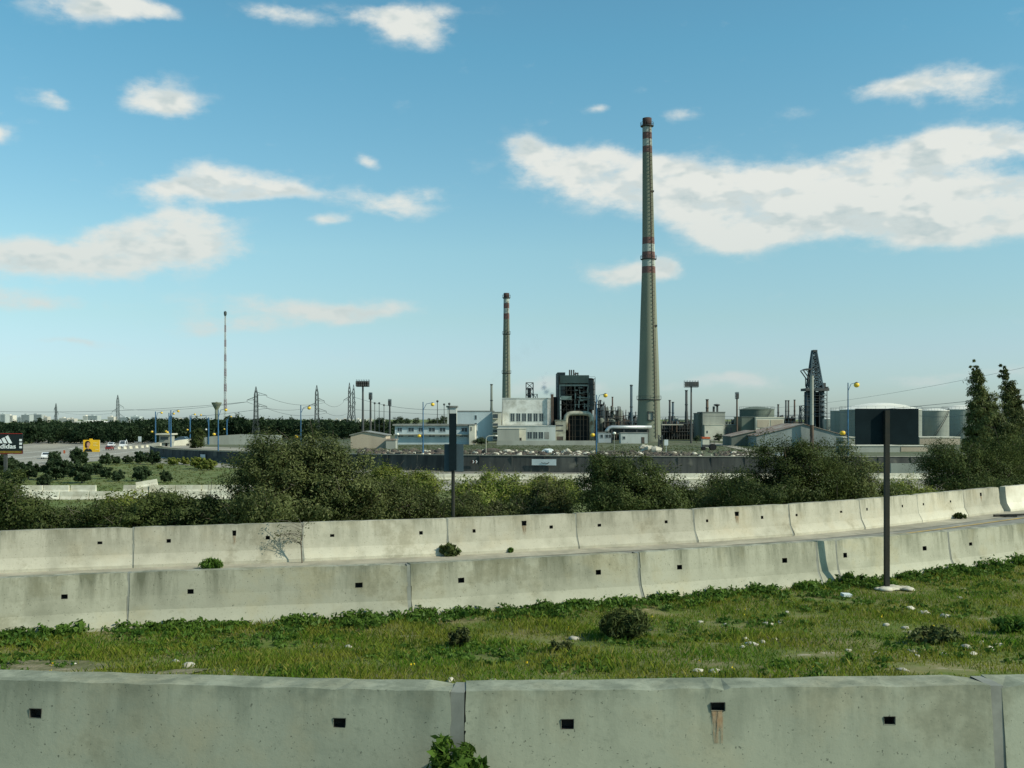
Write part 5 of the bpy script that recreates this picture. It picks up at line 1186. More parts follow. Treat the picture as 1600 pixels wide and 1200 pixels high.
lamp('blue street lamp at the left side of the guard house', 243, 643, 697, 305, (252.5, 645), (237.5, 674.5), rp=1.8)
lamp('small blue street lamp just behind the guard house', 264, 645, 698, 320, (271.5, 646.5), (259.5, 674), rp=1.7)
lamp('small blue street lamp left of the dark tree', 297, 649, 692, 340, (304.5, 647.5), (293, 671.5), rp=1.5)
lamp('small blue street lamp right of the dark tree against the woodland', 326, 652, 694, 330, (314, 648.5), (322, 671), g2='globe_white', rp=1.5)
lamp('smallest blue street lamp beyond the pale wall', 354.5, 655, 692, 360, (361, 651), (350.5, 670.5), rp=1.3)
# low grey curved lamp
Yg = 194; k = Yg/F; x = X(759.5, Yg); r = thing('curved_lamp', 'thin pale street lamp with a curved arm on top of the retaining wall', 'street lamp', (x, Yg, Z(711, Yg)))
mb = MB(); mb.tube([(x, Yg, Z(711, Yg)), (x, Yg, Z(686, Yg)), (x+1*k, Yg, Z(683, Yg)), (x+4*k, Yg, Z(681.2, Yg)), (x+13*k, Yg, Z(680.5, Yg))], .6*k, 6); mb.build('pole', M['cream'], r)
mb = MB(); mb.sphere((X(775, Yg), Yg, Z(681, Yg)), 1.5*k, 10, 8, 1.9, 1, .9); mb.build('lamp_head', M['globe_white'], r, True)
for px, py, Y, lb in ((621, 678.5, 240, 'short grey lamp with a white globe in front of the office block'), (960, 677, 240, 'short grey lamp with a white globe below the silver pipe')):
    k = Y/F; x = X(px, Y); r = thing('short_lamp', lb, 'street lamp', (x, Y, plat(x, Y))); mb = MB(); mb.bar((x, Y, plat(x, Y)), (x, Y, Z(py, Y)), .07, n=6); mb.build('pole', M['grey_paint'], r)
    mb = MB(); mb.sphere((x, Y, Z(py, Y)), 2.4*k, 12, 8, 1.1, 1, .9); mb.build('globe', M['globe_white'], r, True)

# ------------------------------------------------------------------ water tower, radio mast, city
Yw = 800; k = Yw/F; x = X(338.5, Yw); r = thing('water_tower', 'funnel shaped concrete water tower above the woodland', 'water tower', (x, Yw, -6.5))
mb = MB(); mb.lathe(x, Yw, [(3.0*k, -6.5), (2.6*k, Z(650, Yw)), (2.6*k, Z(640, Yw))], 20); mb.build('shaft', M['chim'], r, True)
mb = MB(); mb.lathe(x, Yw, [(2.6*k, Z(640, Yw)), (7.6*k, Z(630.5, Yw)), (7.8*k, Z(629.2, Yw)), (7.8*k, Z(628.8, Yw)), (2*k, Z(628.5, Yw)), (1*k, Z(627.8, Yw))], 28); mb.build('bowl', M['chim'], r)
Yw = 950; k = Yw/F; x = X(352, Yw); r = thing('radio_mast', 'very tall thin red and white lattice radio mast behind the water tower', 'mast', (x, Yw, -6.5))
ys_ = [494, 508, 519, 531, 542, 554, 565, 576, 588, 600, 612, 624, 640, 668]; top = 494
for i in range(len(ys_)-1):
    mb = MB(); wa = lerp(1.5, 3.6, (ys_[i]-494)/170.); wb = lerp(1.5, 3.6, (ys_[i+1]-494)/170.)
    mb.lattice((x, Yw, 0), wb*k, wa*k, Z(ys_[i+1], Yw), Z(ys_[i], Yw), 3, .26, .17); mb.build('white_section' if i % 2 == 0 else 'red_section', M['mast_white'] if i % 2 == 0 else M['mast_red'], r)
mb = MB(); mb.lathe(x, Yw, [(1.2*k, Z(494, Yw)), (2.3*k, Z(491, Yw)), (2.3*k, Z(487.5, Yw)), (.8*k, Z(486, Yw))], 12); mb.build('antenna_drum', M['pylon'], r)
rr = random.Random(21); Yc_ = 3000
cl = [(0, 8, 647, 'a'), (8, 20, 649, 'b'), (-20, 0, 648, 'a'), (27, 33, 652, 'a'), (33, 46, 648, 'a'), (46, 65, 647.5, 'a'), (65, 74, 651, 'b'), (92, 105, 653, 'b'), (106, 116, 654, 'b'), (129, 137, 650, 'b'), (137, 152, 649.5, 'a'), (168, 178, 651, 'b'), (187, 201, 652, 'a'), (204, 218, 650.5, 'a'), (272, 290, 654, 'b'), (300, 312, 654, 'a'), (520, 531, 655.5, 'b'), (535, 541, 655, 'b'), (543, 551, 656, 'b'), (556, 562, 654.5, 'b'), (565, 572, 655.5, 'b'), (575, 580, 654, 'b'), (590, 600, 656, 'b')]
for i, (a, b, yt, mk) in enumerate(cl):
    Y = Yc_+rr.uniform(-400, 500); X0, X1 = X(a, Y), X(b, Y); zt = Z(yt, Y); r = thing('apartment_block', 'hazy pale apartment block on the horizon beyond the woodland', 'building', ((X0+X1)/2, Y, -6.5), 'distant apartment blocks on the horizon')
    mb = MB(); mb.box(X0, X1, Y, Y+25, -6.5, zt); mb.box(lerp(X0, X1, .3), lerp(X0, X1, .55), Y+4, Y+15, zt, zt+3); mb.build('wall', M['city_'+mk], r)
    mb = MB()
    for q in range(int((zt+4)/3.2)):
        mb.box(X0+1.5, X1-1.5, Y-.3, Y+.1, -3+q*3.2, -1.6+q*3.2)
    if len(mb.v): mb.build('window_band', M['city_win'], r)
Y = 1500; x = X(131, Y); mb = MB(); n_ = 16; vs = []
for j in (0, 60):
    for i in range(n_+1):
        t = i/n_; vs.append((lerp(X(110, Y), X(152, Y), t), Y+j, lerp(Z(662, Y), Z(656.5, Y), math.sin(math.pi*t))))
    vs.append((X(152, Y), Y+j, -6.5)); vs.append((X(110, Y), Y+j, -6.5))
m_ = n_+3; mb.add(vs, [tuple(range(m_)), tuple(range(m_, 2*m_))[::-1]]+[(i, i+m_, (i+1) % m_+m_, (i+1) % m_) for i in range(m_)]); tag(mb.build('arched_hall', M['tank_roof'], None, loc=(x, Y, -6.5)), 'white arched roof hall just showing over the woodland', 'hall')

# ------------------------------------------------------------------ left highway furniture
def textmesh(txt, size, loc, m, parent, name='lettering', sx=1.0, bold=.02):
    c = bpy.data.curves.new(name, 'FONT'); c.body = txt; c.size = size; c.extrude = .01; c.offset = bold; c.align_x = 'LEFT'
    o = bpy.data.objects.new('t', c); col.objects.link(o); dg = bpy.context.evaluated_depsgraph_get(); me = bpy.data.meshes.new_from_object(o.evaluated_get(dg)); bpy.data.objects.remove(o)
    me.materials.clear(); me.materials.append(m); q = bpy.data.objects.new(name, me); col.objects.link(q); q.rotation_euler = (math.pi/2, 0, 0); q.scale = (sx, 1, 1)
    q.location = Vector(loc)-wloc(parent); q.parent = parent; return q
Ya_ = 165; AX = lambda p: X(p, Ya_); AZ = lambda p: Z(p, Ya_); gz = -6.5
r = thing('billboard', 'black roadside billboard with white sports lettering and three slanted stripes at the left edge', 'billboard', (AX(-5), Ya_, gz))
mb = MB(); mb.box(AX(-48), AX(35), Ya_, Ya_+.25, AZ(709), AZ(677)); mb.build('panel', M['black_board'], r)
mb = MB(); mb.box(AX(-48), AX(35), Ya_-.05, Ya_-.01, AZ(678), AZ(677)); mb.box(AX(34.2), AX(35), Ya_-.05, Ya_-.01, AZ(709), AZ(704)); mb.box(AX(-48), AX(34), Ya_-.05, Ya_-.01, AZ(709.3), AZ(708.6)); mb.build('red_border', M['board_red'], r)
mb = MB(); mb.box(AX(5.5), AX(10.5), Ya_+.0, Ya_+.3, gz-.2, AZ(709.1)); mb.build('post', M['steel_dark'], r)
f = Ya_-.03
mb = MB()
for (x0, x1, dy) in ((8.5, 12.5, 0), (2.5, 6.7, 3), (-3.2, 1.0, 6)):
    yb_ = 692.6; yt_ = 680.3+dy; sl = (yb_-yt_)*.57
    mb.poly([(AX(x0+(5.6 if dy == 0 else 3.9 if dy == 3 else 2.4)), f, AZ(yb_)), (AX(x0+(5.6 if dy == 0 else 3.9 if dy == 3 else 2.4)+5), f, AZ(yb_)), (AX(x1), f, AZ(yt_)), (AX(x0-.3), f, AZ(yt_+2.2))], (0, .02, 0))
mb.build('stripe_emblem', M['print_white'], r)
t = textmesh('adidas', 1.0, (AX(-5), f, AZ(700.6)), M['print_white'], r, sx=1.0)
wd = max(v.co.x for v in t.data.vertices)-min(v.co.x for v in t.data.vertices); s = (AX(24.6)-AX(-5.2))/wd; ht = max(v.co.y for v in t.data.vertices)-min(v.co.y for v in t.data.vertices); s2 = (AZ(693.7)-AZ(700.9))/ht; t.scale = (s, s2, 1)
mb = MB()
for y in (686, 691.5, 697): mb.box(AX(30.3), AX(34.3), f, f+.02, AZ(y+3.4), AZ(y))
mb.build('white_square', M['print_white'], r)
mb = MB(); rr = random.Random(6)
for y in (704.8, 706.8):
    x = -46
    while x < 33: w = rr.uniform(.8, 2.2); mb.box(AX(x), AX(min(34, x+w)), f, f+.02, AZ(y+.9), AZ(y)); x += w+.35
mb.build('small_print', M['print_gold'], r)
Yy = 262; AX2 = lambda p: X(p, Yy); AZ2 = lambda p: Z(p, Yy)
r = thing('billboard', 'yellow billboard with a portrait of a dark haired person beside the highway', 'billboard', (AX2(142), Yy, gz))
mb = MB(); mb.box(AX2(130), AX2(155), Yy, Yy+.25, AZ2(706.2), AZ2(687.4)); mb.build('panel', M['board_yellow'], r)
mb = MB(); mb.box(AX2(139.5), AX2(144), Yy, Yy+.25, AZ2(687.3), AZ2(685.5)); mb.build('top_plate', M['board_yellow'], r)
for px in (130.3, 155): mb = MB(); mb.box(AX2(px)-.09, AX2(px)+.09, Yy+.26, Yy+.44, gz-.2, AZ2(688)); mb.build('post', M['grey_paint'], r)
f = Yy-.03
def disc(cx, cy, rx, ry, n=20): return [(AX2(cx+rx*math.cos(2*math.pi*i/n)), f, AZ2(cy+ry*math.sin(2*math.pi*i/n))) for i in range(n)]
mb = MB(); mb.poly(disc(137, 693, 4.2, 4.3), (0, .02, 0)); mb.poly(disc(134.8, 696.5, 2.0, 3.6), (0, .022, 0)); o = mb.build('portrait_hair', M['hair'], r)
f = Yy-.05; mb = MB(); mb.poly(disc(138.2, 694.5, 2.7, 3.6), (0, .02, 0)); mb.poly(disc(137.8, 699.5, 1.5, 2), (0, .018, 0)); mb.build('portrait_face', M['skin'], r)
f = Yy-.06; mb = MB(); mb.poly([(AX2(131.5), f, AZ2(705.6)), (AX2(144.5), f, AZ2(705.6)), (AX2(143), f, AZ2(702.5)), (AX2(139.8), f, AZ2(700.8)), (AX2(138), f, AZ2(702.2)), (AX2(135.8), f, AZ2(700.6)), (AX2(133), f, AZ2(702.3))], (0, .02, 0)); mb.build('portrait_jacket', M['black_board'], r)
f = Yy-.03; mb = MB()
for i, (a, b, y) in enumerate(((145.5, 152, 691.5), (145.5, 150, 693.8), (145.5, 152.5, 696), (149, 153.5, 702))): mb.box(AX2(a), AX2(b), f, f+.02, AZ2(y+.8), AZ2(y))
mb.build('small_print', M['pale_print'], r)

def car(label, p, rz, mk, van=False, sc=1.0):
    r = thing('car', label, 'car', (0, 0, 0), 'vehicles on the highway'); L_, W_ = 4.2, 1.7; hb = .95; ht = 1.45 if not van else 1.95
    side = [(-2.1, .35), (2.1, .35), (2.12, .62), (2.05, .82), (1.25, .95), (.62, ht-.03), (.3, ht), (-1.2 if not van else -1.8, ht), (-1.85 if not van else -2.05, .98), (-2.12, .9)]
    mb = MB(); mb.poly([(-.85, y, z) for y, z in side], (1.7, 0, 0)); mb.build('body', M[mk], r)
    mb = MB(); mb.poly([(-.72, 1.22, .98), (.72, 1.22, .98), (.66, .66, ht-.08), (-.66, .66, ht-.08)], (0, .02, .02)); mb.build('windscreen', M['glass'], r)
    mb = MB(); mb.poly([(-.68, -1.9, 1.0), (.68, -1.9, 1.0), (.62, -1.28 if not van else -1.95, ht-.08), (-.62, -1.28 if not van else -1.95, ht-.08)], (0, -.03, .02)); mb.build('rear_window', M['glass'], r)
    for s in (-1, 1):
        mb = MB(); mb.poly([(s*.855, 1.1, .98), (s*.855, .55, ht-.12), (s*.855, -1.15, ht-.12), (s*.855, -1.6, .98)], (s*.01, 0, 0)); mb.build('side_window', M['glass'], r)
        mb = MB(); mb.box(s*.62-.16, s*.62+.16, 2.08, 2.14, .6, .76); mb.build('headlight', M['lamp_lens'], r)
        for y in (-1.3, 1.3):
            mb = MB(); mb.bar((s*.72, y, .32), (s*.9, y, .32), .32, n=16); w_ = mb.build('wheel', M['tyre'], r); mb = MB(); mb.bar((s*.895, y, .32), (s*.915, y, .32), .19, n=10); mb.build('rim', M['rim'], w_)
    r.location = p; r.rotation_euler = (0, 0, rz); r.scale = (sc,)*3; return r
z_ = -6.44
def onp(px, py): q = on(px, py, z_); return q
car('white car coming along the highway above the pine bushes', onp(72.5, 716.5), R(195), 'car_white', sc=1.05)
car('white van on the far carriageway near the guard house', onp(192.5, 698.8), R(190), 'car_white', True, 1.15)
car('dark red car right of the yellow billboard', onp(171.5, 703.2), R(8), 'car_red', sc=1.0)
car('white car behind the dark red car', onp(160.5, 700.2) if False else onp(174, 698.6), R(190), 'car_white', sc=1.1)
car('pale blue car behind the pale wall left of the dark tree', (X(284, 330), 330, Z(690.5, 330)), R(80), 'car_blue', sc=1.15)
def sgn(label, px, py, yb, w, h, Y, mk, round_=False, tri=False):
    k = Y/F; x = X(px, Y); zb = Z(yb, Y); r = thing('road_sign', label, 'road sign', (x, Y, zb)); mb = MB(); mb.bar((x, Y+.06, zb-.2), (x, Y+.06, Z(py, Y)), .06, n=6); mb.build('post', M['grey_paint'], r)
    mb = MB()
    if round_: mb.bar((x, Y-.02, Z(py, Y)), (x, Y+.0, Z(py, Y)), w*k/2, n=20)
    elif tri: mb.poly([(x-w*k/2, Y-.02, Z(py+h/2, Y)), (x+w*k/2, Y-.02, Z(py+h/2, Y)), (x, Y-.02, Z(py-h/2, Y))], (0, .02, 0))
    else: mb.box(x-w*k/2, x+w*k/2, Y-.03, Y, Z(py+h/2, Y), Z(py-h/2, Y))
    mb.build('plate', M[mk], r); return r
sgn('white rectangular sign left of the guard house against the woodland', 218.5, 686, 697, 5, 8, 360, 'sign_white')
sgn('small triangular sign left of the white rectangular sign', 197.5, 688.5, 697, 4, 5, 370, 'sign_white', tri=True)
sgn('small round white sign below the guard house by the road', 216, 707, 714, 3, 3, 265, 'sign_white', True)
sgn('thin reddish marker sign beside the highway left of the yellow billboard', 100.5, 706, 716, 3, 5, 250, 'orange')
# guard house
Yg = 292; zg = Z(702, Yg); r = thing('guard_house', 'small concrete guard house with an overhanging flat roof at the end of the retaining wall', 'guard house', (X(261, Yg), Yg, zg)); 
mb = MB(); mb.box(X(248.5, Yg), X(265.5, Yg), Yg, Yg+4, Z(692, Yg), Z(679.6, Yg)); mb.build('cabin', M['grey_wall'], r)
mb = MB(); mb.box(X(245, Yg), X(268.5, Yg), Yg-1, Yg+5, Z(679.5, Yg), Z(677.3, Yg)); mb.build('roof', M['cream'], r)
mb = MB(); mb.box(X(252, Yg), X(257, Yg), Yg+.3, Yg+3.7, -6, Z(692.1, Yg)); mb.box(X(261, Yg), X(265, Yg), Yg+.3, Yg+3.7, -6, Z(692.1, Yg)); mb.build('pier', M['grey_wall'], r)
mb = MB(); mb.box(X(257.1, Yg), X(260.9, Yg), Yg+1.5, Yg+1.6, -6, Z(692.1, Yg)); mb.build('door', M['hole'], r)
mb = MB(); mb.box(X(251, Yg), X(263, Yg), Yg-.04, Yg+.02, Z(687, Yg), Z(682.5, Yg)); mb.build('window', M['glass'], r)
# pale boundary walls
def bwall(label, pts, h0):
    mb = MB(); 
    for (a, ya, Ya1), (b, yb1, Yb1) in zip(pts, pts[1:]):
        A = at(a, ya, Ya1); B = at(b, yb1, Yb1); mb.add([(A.x, A.y, -6.6), (B.x, B.y, -6.6), B, A, (A.x, A.y+.3, A.z), (B.x, B.y+.3, B.z), (A.x, A.y+.3, -6.6), (B.x, B.y+.3, -6.6)], [(0, 1, 2, 3), (3, 2, 5, 4), (6, 4, 5, 7), (0, 3, 4, 6), (1, 7, 5, 2)])
    c = at(*pts[0]); tag(mb.build('boundary_wall', M['grey_wall'] if h0 else M['cream'], None, loc=(c.x, c.y, -6.6)), label, 'wall')
bwall('pale boundary wall between the guard house and the dark tree', [(232, 694, 300), (250, 690.5, 300), (268, 690, 302), (280, 687.5, 305), (294, 686, 308), (300, 686, 310)], 0)
bwall('grey boundary wall running behind the right lamp towards the big shrub', [(318, 683, 330), (345, 680.5, 330), (375, 678.5, 330), (400, 679, 330), (440, 680, 330)], 1)
def flattree(label, px, yb, yt, rp, Y, leaf, seed, group='trees beside the refinery', name='tree', n=70):
    k = Y/F; x = X(px, Y); zb = plat(x, Y) if x > -110 else -6.5
    c = (yt+yb)/2; ry = (yb-yt)/2
    return tree(name, label, 'tree', [pxell(px, c, rp, ry*.95, Y), pxell(px-rp*.2, c+ry*.4, rp*.9, ry*.5, Y), pxell(px+rp*.2, c-ry*.4, rp*.7, ry*.5, Y)], (x, Y, Z(yb+2, Y) if zb is None else zb), leaf, n, rp*k*.27, 90, rp*k*.13, rp*k*.055, seed, group, stems=1, sr=.15)
flattree('dark rounded tree standing between the guard house and the right lamp', 308.5, 704, 667, 14, 268, M['leaf_dark'], 301, n=110)
for i, (px, yb, yt, rp, Y, lb) in enumerate([(595, 672, 653, 14, 400, 'dark tree behind the beige shed'), (622, 668, 650, 10, 400, 'dark tree above the left end of the office block'), (634, 668, 653, 10, 410, 'dark tree next to the first one above the office block'), (650, 668, 652, 7, 400, 'small dark tree left of the blue lamp above the office block'), (678, 668, 652, 11, 390, 'dark tree right of the blue lamp above the office block'), (691, 668, 648, 9, 400, 'taller dark tree beside the pale tower'), (565, 678, 660, 14, 390, 'dark low tree left of the beige shed behind the floodlight mast'), (1089, 689, 680, 6, 320, 'green shrub tree at the foot of the right floodlight mast'), (1122, 689, 677, 8, 330, 'dark shrub tree in front of the two tone cube'), (752, 693, 684, 12, 296, 'dark scrub between the office block and the pale cube')]):
    flattree(lb, px, yb, yt, rp, Y, M['leaf_pine'], 310+i, n=45)
# objects on the bank
mb = MB(); Yq = 186.5+0; 
def wallsign(name, label, x0, x1, y0, y1, mk='sign_white', yy=None):
    xm = X((x0+x1)/2, yy or 190); Yq = yy or Yrw(xm)-.5; r = thing(name, label, 'sign', (xm, Yq, Z(y1, Yq))); mb = MB(); a, b = X(x0, Yq), X(x1, Yq); ya, yb = Yrw(a)-.55, Yrw(b)-.55
    mb.poly([(a, ya, Z(y1, Yq)), (b, yb, Z(y1, Yq)), (b, yb, Z(y0, Yq)), (a, ya, Z(y0, Yq))], (0, .08, 0)); mb.build('plate', M[mk], r); return r, Yq
r, Yq = wallsign('wall_sign', 'long pale rectangular sign with a small dark squiggle on the retaining wall', 831, 869, 717.5, 727)
mb = MB(); pts = [(846, 722), (847.5, 723.5), (849.5, 723.8), (851.5, 723), (853, 724), (855.5, 724.2), (858, 722.6), (857.4, 721.8)]
mb.tube([(X(a, Yq), Yrw(X(a, Yq))-.6, Z(b, Yq)) for a, b in pts], .045, 4); mb.build('squiggle', M['steel_dark'], r)
r, Yq = wallsign('wall_sign', 'small pale blue rectangular sign on the left part of the retaining wall', 311, 323, 710, 717.5, yy=Yrw(X(317, 238))-.5)
r, Yq = wallsign('chevron_sign', 'small dark sign with red and white chevrons on the retaining wall', 736, 746.5, 718.5, 724, 'black_board')
mb = MB(); mc = MB()
for i, x in enumerate((737.0, 741.8)):
    for m_, dx in ((mb, 0), (mc, 1.5)):
        m_.poly([(X(x+dx, Yq), Yq-.35, Z(719, Yq)), (X(x+dx+1.3, Yq), Yq-.35, Z(719, Yq)), (X(x+dx+2.9, Yq), Yq-.35, Z(721.3, Yq)), (X(x+dx+1.3, Yq), Yq-.35, Z(723.6, Yq)), (X(x+dx, Yq), Yq-.35, Z(723.6, Yq)), (X(x+dx+1.6, Yq), Yq-.35, Z(721.3, Yq))], (0, .02, 0))
mb.build('red_chevron', M['chim_red'], r); mc.build('white_chevron', M['sign_white'], r)
# crushed pale vehicle / heaps
Yq = 200; rr = random.Random(31); mb = MB()
for i in range(8): mb.rock((X(852+rr.uniform(-5, 7), Yq), Yq+rr.uniform(-1, 1), plat(5, Yq)+rr.uniform(.1, .7)), rr.uniform(.35, .7), rr, .7)
tag(mb.build('scrap_car', M['sign_white'], None, loc=(X(852, Yq), Yq, -3)), 'crumpled pale blue scrap heap on the bank above the pale wall sign', 'scrap')
mb = MB()
for i in range(16): mb.rock((X(892+rr.uniform(-14, 14), Yq), Yq+rr.uniform(-2, 1), plat(12, Yq)+rr.uniform(0, .8)), rr.uniform(.25, .55), rr, .7)
tag(mb.build('rubble_heap', M['stone'], None, loc=(X(892, Yq), Yq, -3)), 'heap of broken cream rubble left of the blue lamp by the boiler frame', 'rubble')
mb = MB()
for i in range(10): mb.rock((X(1010+rr.uniform(-9, 14), 205), 205+rr.uniform(-2, 2), plat(26, 205)+rr.uniform(0, 1.2)), rr.uniform(.4, .95), rr, .8)
tag(mb.build('rubble_heap', M['stone'], None, loc=(X(1010, 205), 205, -3)), 'heap of large pale boulders below the tall chimney', 'rubble')
for px, py, s, lb in ((800, 706, .55, 'round white tank lying on the bank below the transformer house'), (1053, 708, .5, 'white boulder on the bank right of the small frame tower'), (1085, 711, .4, 'small white boulder near the track'), (747, 706, .9, 'dark bush like heap beside the curved lamp'), (765, 706, 1.1, 'dark heap right of the curved lamp'), (687, 706, .9, 'dark heap left of the thin sign on the bank')):
    Y = 200; mb = MB(); mb.rock((0, 0, 0), s, rr, .8); o = mb.build('boulder', M['stone'] if 'white' in lb else M['scrap'], None, True); o.location = (X(px, Y), Y, plat(X(px, Y), Y)+s*.3); tag(o, lb, 'boulder')
mb = MB(); Y = 192.5; mb.box(X(1213, Y), X(1226, Y), Y, Y+1, Z(713, Y), Z(707.5, Y)); r = thing('skip_box', 'white box with an orange end on the wall top beside the track', 'box', (X(1220, Y), Y, Z(713, Y))); mb.build('box_body', M['sign_white'], r); mb = MB(); mb.box(X(1226.1, Y), X(1228, Y), Y, Y+1, Z(713, Y), Z(707.5, Y)); mb.build('orange_end', M['orange'], r)
r = bldg('kiosk', 'small cream kiosk with an orange roof on the grass before the two tone cube', 'kiosk', 1098, 685.5, 1109, 262, 2.2, 'cream', 'orange', (), .45)
# tractor-like loader
Y = 235; x = X(1108, Y); zt_ = plat(x, Y); r = thing('tractor', 'dark tractor parked on the grass below the orange roofed kiosk', 'tractor', (x, Y, zt_))
mb = MB(); mb.box(x-1.6, x+.2, Y-.5, Y+.5, zt_+.7, zt_+1.3); mb.build('bonnet', M['steel_dark'], r); mb = MB(); mb.box(x+.2, x+1.3, Y-.6, Y+.6, zt_+.7, zt_+1.4)
for a in (.25, 1.2):
    for b_ in (-.55, .55): mb.bar((x+a, Y+b_, zt_+1.4), (x+a, Y+b_, zt_+2.3), .06)
mb.box(x+.1, x+1.4, Y-.7, Y+.7, zt_+2.3, zt_+2.4); mb.build('cab', M['steel_dark'], r)
for a, rad in ((-1.3, .42), (.8, .75)):
    for b_ in (-.8, .6): mb = MB(); mb.bar((x+a, Y+b_, zt_+rad), (x+a, Y+b_+.25, zt_+rad), rad, n=16); mb.build('wheel', M['tyre'], r)
Y = 215; x = X(1032, Y); zt_ = plat(x, Y); r = thing('frame_tower', 'small dark frame tower with a pale board in front of the tall chimney', 'frame', (x, Y, zt_)); mb = MB(); mb.lattice((x, Y, 0), .9, .8, zt_, Z(680, Y), 3, .07, .05); mb.box(x-.3, x+.35, Y-.3, Y+.3, Z(694, Y), Z(687, Y)); mb.build('frame', M['steel_dark'], r)
mb = MB(); mb.box(X(1038, Y), X(1044, Y), Y, Y+.08, Z(696, Y), Z(687, Y)); mb.bar((X(1041, Y), Y+.1, zt_), (X(1041, Y), Y+.1, Z(690, Y)), .05); mb.build('board', M['sign_white'], r)
# dirt track
strip('dirt_track', [(X(1180, 195), 196), (X(1165, 230), 230), (X(1130, 280), 280), (X(1090, 320), 320)], [(X(1215, 195), 196), (X(1185, 230), 230), (X(1150, 280), 280), (X(1120, 320), 320)], 0, M['pale_road'], 2, lambda x, y: plat(x, y)+.05)
# low wall at right (retaining wall continues), white kerb block at right
mb = MB(); Y = 170; mb.box(X(1392, Y), X(1480, Y), Y, Y+.3, -6.6, Z(724, Y)); tag(mb.build('parapet', M['tank'], None, loc=(X(1440, Y), Y, -6.6)), 'pale blue grey parapet right of the sign post below the sheds', 'parapet')

# ------------------------------------------------------------------ steam and smoke
def plume(name, label, puffs, color, dens, cat):
    mb = MB(); c0 = Vector(puffs[0][:3])
    x0 = min(p[0]-p[3] for p in puffs); x1 = max(p[0]+p[3] for p in puffs); y0 = min(p[1]-p[3] for p in puffs); y1 = max(p[1]+p[3] for p in puffs); z0 = min(p[2]-p[3] for p in puffs); z1 = max(p[2]+p[3] for p in puffs)
    mb.box(x0, x1, y0, y1, z0, z1); o = mb.build(name, None, None, loc=tuple(c0)); tag(o, label, cat)
    m = bpy.data.materials.new(name); m.use_nodes = True; N = m.node_tree.nodes; L = m.node_tree.links; N.remove(N['Principled BSDF']); out = N['Material Output']
    g = N.new('ShaderNodeNewGeometry'); nz = N.new('ShaderNodeTexNoise'); nz.inputs['Scale'].default_value = .45; nz.inputs['Detail'].default_value = 4; L.new(g.outputs['Position'], nz.inputs['Vector'])
    acc = None
    for p in puffs:
        v = N.new('ShaderNodeVectorMath'); v.operation = 'DISTANCE'; L.new(g.outputs['Position'], v.inputs[0]); v.inputs[1].default_value = p[:3]
        r_ = N.new('ShaderNodeMapRange'); r_.inputs[1].default_value = p[3]; r_.inputs[2].default_value = p[3]*.2; r_.inputs[4].default_value = p[4]; L.new(v.outputs['Value'], r_.inputs[0])
        if acc is None: acc = r_.outputs[0]
        else: a = N.new('ShaderNodeMath'); a.operation = 'MAXIMUM'; L.new(acc, a.inputs[0]); L.new(r_.outputs[0], a.inputs[1]); acc = a.outputs[0]
    s = N.new('ShaderNodeMath'); s.operation = 'MULTIPLY_ADD'; L.new(nz.outputs[0], s.inputs[0]); s.inputs[1].default_value = 1.6; s.inputs[2].default_value = -.85
    a = N.new('ShaderNodeMath'); a.operation = 'ADD'; L.new(acc, a.inputs[0]); L.new(s.outputs[0], a.inputs[1])
    # zero outside puffs
    t = N.new('ShaderNodeMath'); t.operation = 'MULTIPLY'; L.new(a.outputs[0], t.inputs[0]); L.new(acc, t.inputs[1])
    c = N.new('ShaderNodeMath'); c.operation = 'MULTIPLY'; c.use_clamp = False; L.new(t.outputs[0], c.inputs[0]); c.inputs[1].default_value = dens
    mx = N.new('ShaderNodeMath'); mx.operation = 'MAXIMUM'; mx.inputs[1].default_value = 0; L.new(c.outputs[0], mx.inputs[0])
    pv = N.new('ShaderNodeVolumePrincipled'); pv.inputs['Color'].default_value = (*color, 1); pv.inputs['Anisotropy'].default_value = 0; L.new(mx.outputs[0], pv.inputs['Density']); L.new(pv.outputs[0], out.inputs['Volume'])
    o.data.materials.append(m); return o
Yv = 362
def pf(px, py, rp, d=1): return (X(px, Yv), Yv, Z(py, Yv), rp*Yv/F, d)
plume('steam_plume', 'small puff of pale bluish steam rising left of the boiler frame', [pf(862, 617, 6), pf(854, 612, 8), pf(850, 606, 7), pf(850, 598, 6, .8), pf(849, 590, 5.5, .6), pf(853, 582, 6, .4)], (.72, .78, .86), .65, 'steam')

Yv = 400
plume('smoke_plume', 'faint brown smoke drifting right from the slim dark grey stack', [pf(770, 594, 7, .8), pf(777, 584, 10, .7), pf(790, 572, 14, .6), pf(806, 560, 17, .55), pf(822, 548, 20, .5), pf(838, 538, 20, .4)], (.42, .38, .34), .045, 'smoke')
p = roadpt(1562, 806); mb = MB(); mb.bar(p+() if False else (p[0]-.2, p[1], .05), (p[0]+1.1, p[1]+.3, .06), .05); mb.bar((p[0]-.1, p[1]+.1, .03), (p[0]+.5, p[1]-.2, .05), .04); tag(mb.build('broken_pole', M['sign_post'], None, loc=p), 'dark broken pole lying on the road by the gap in the far barriers', 'debris')
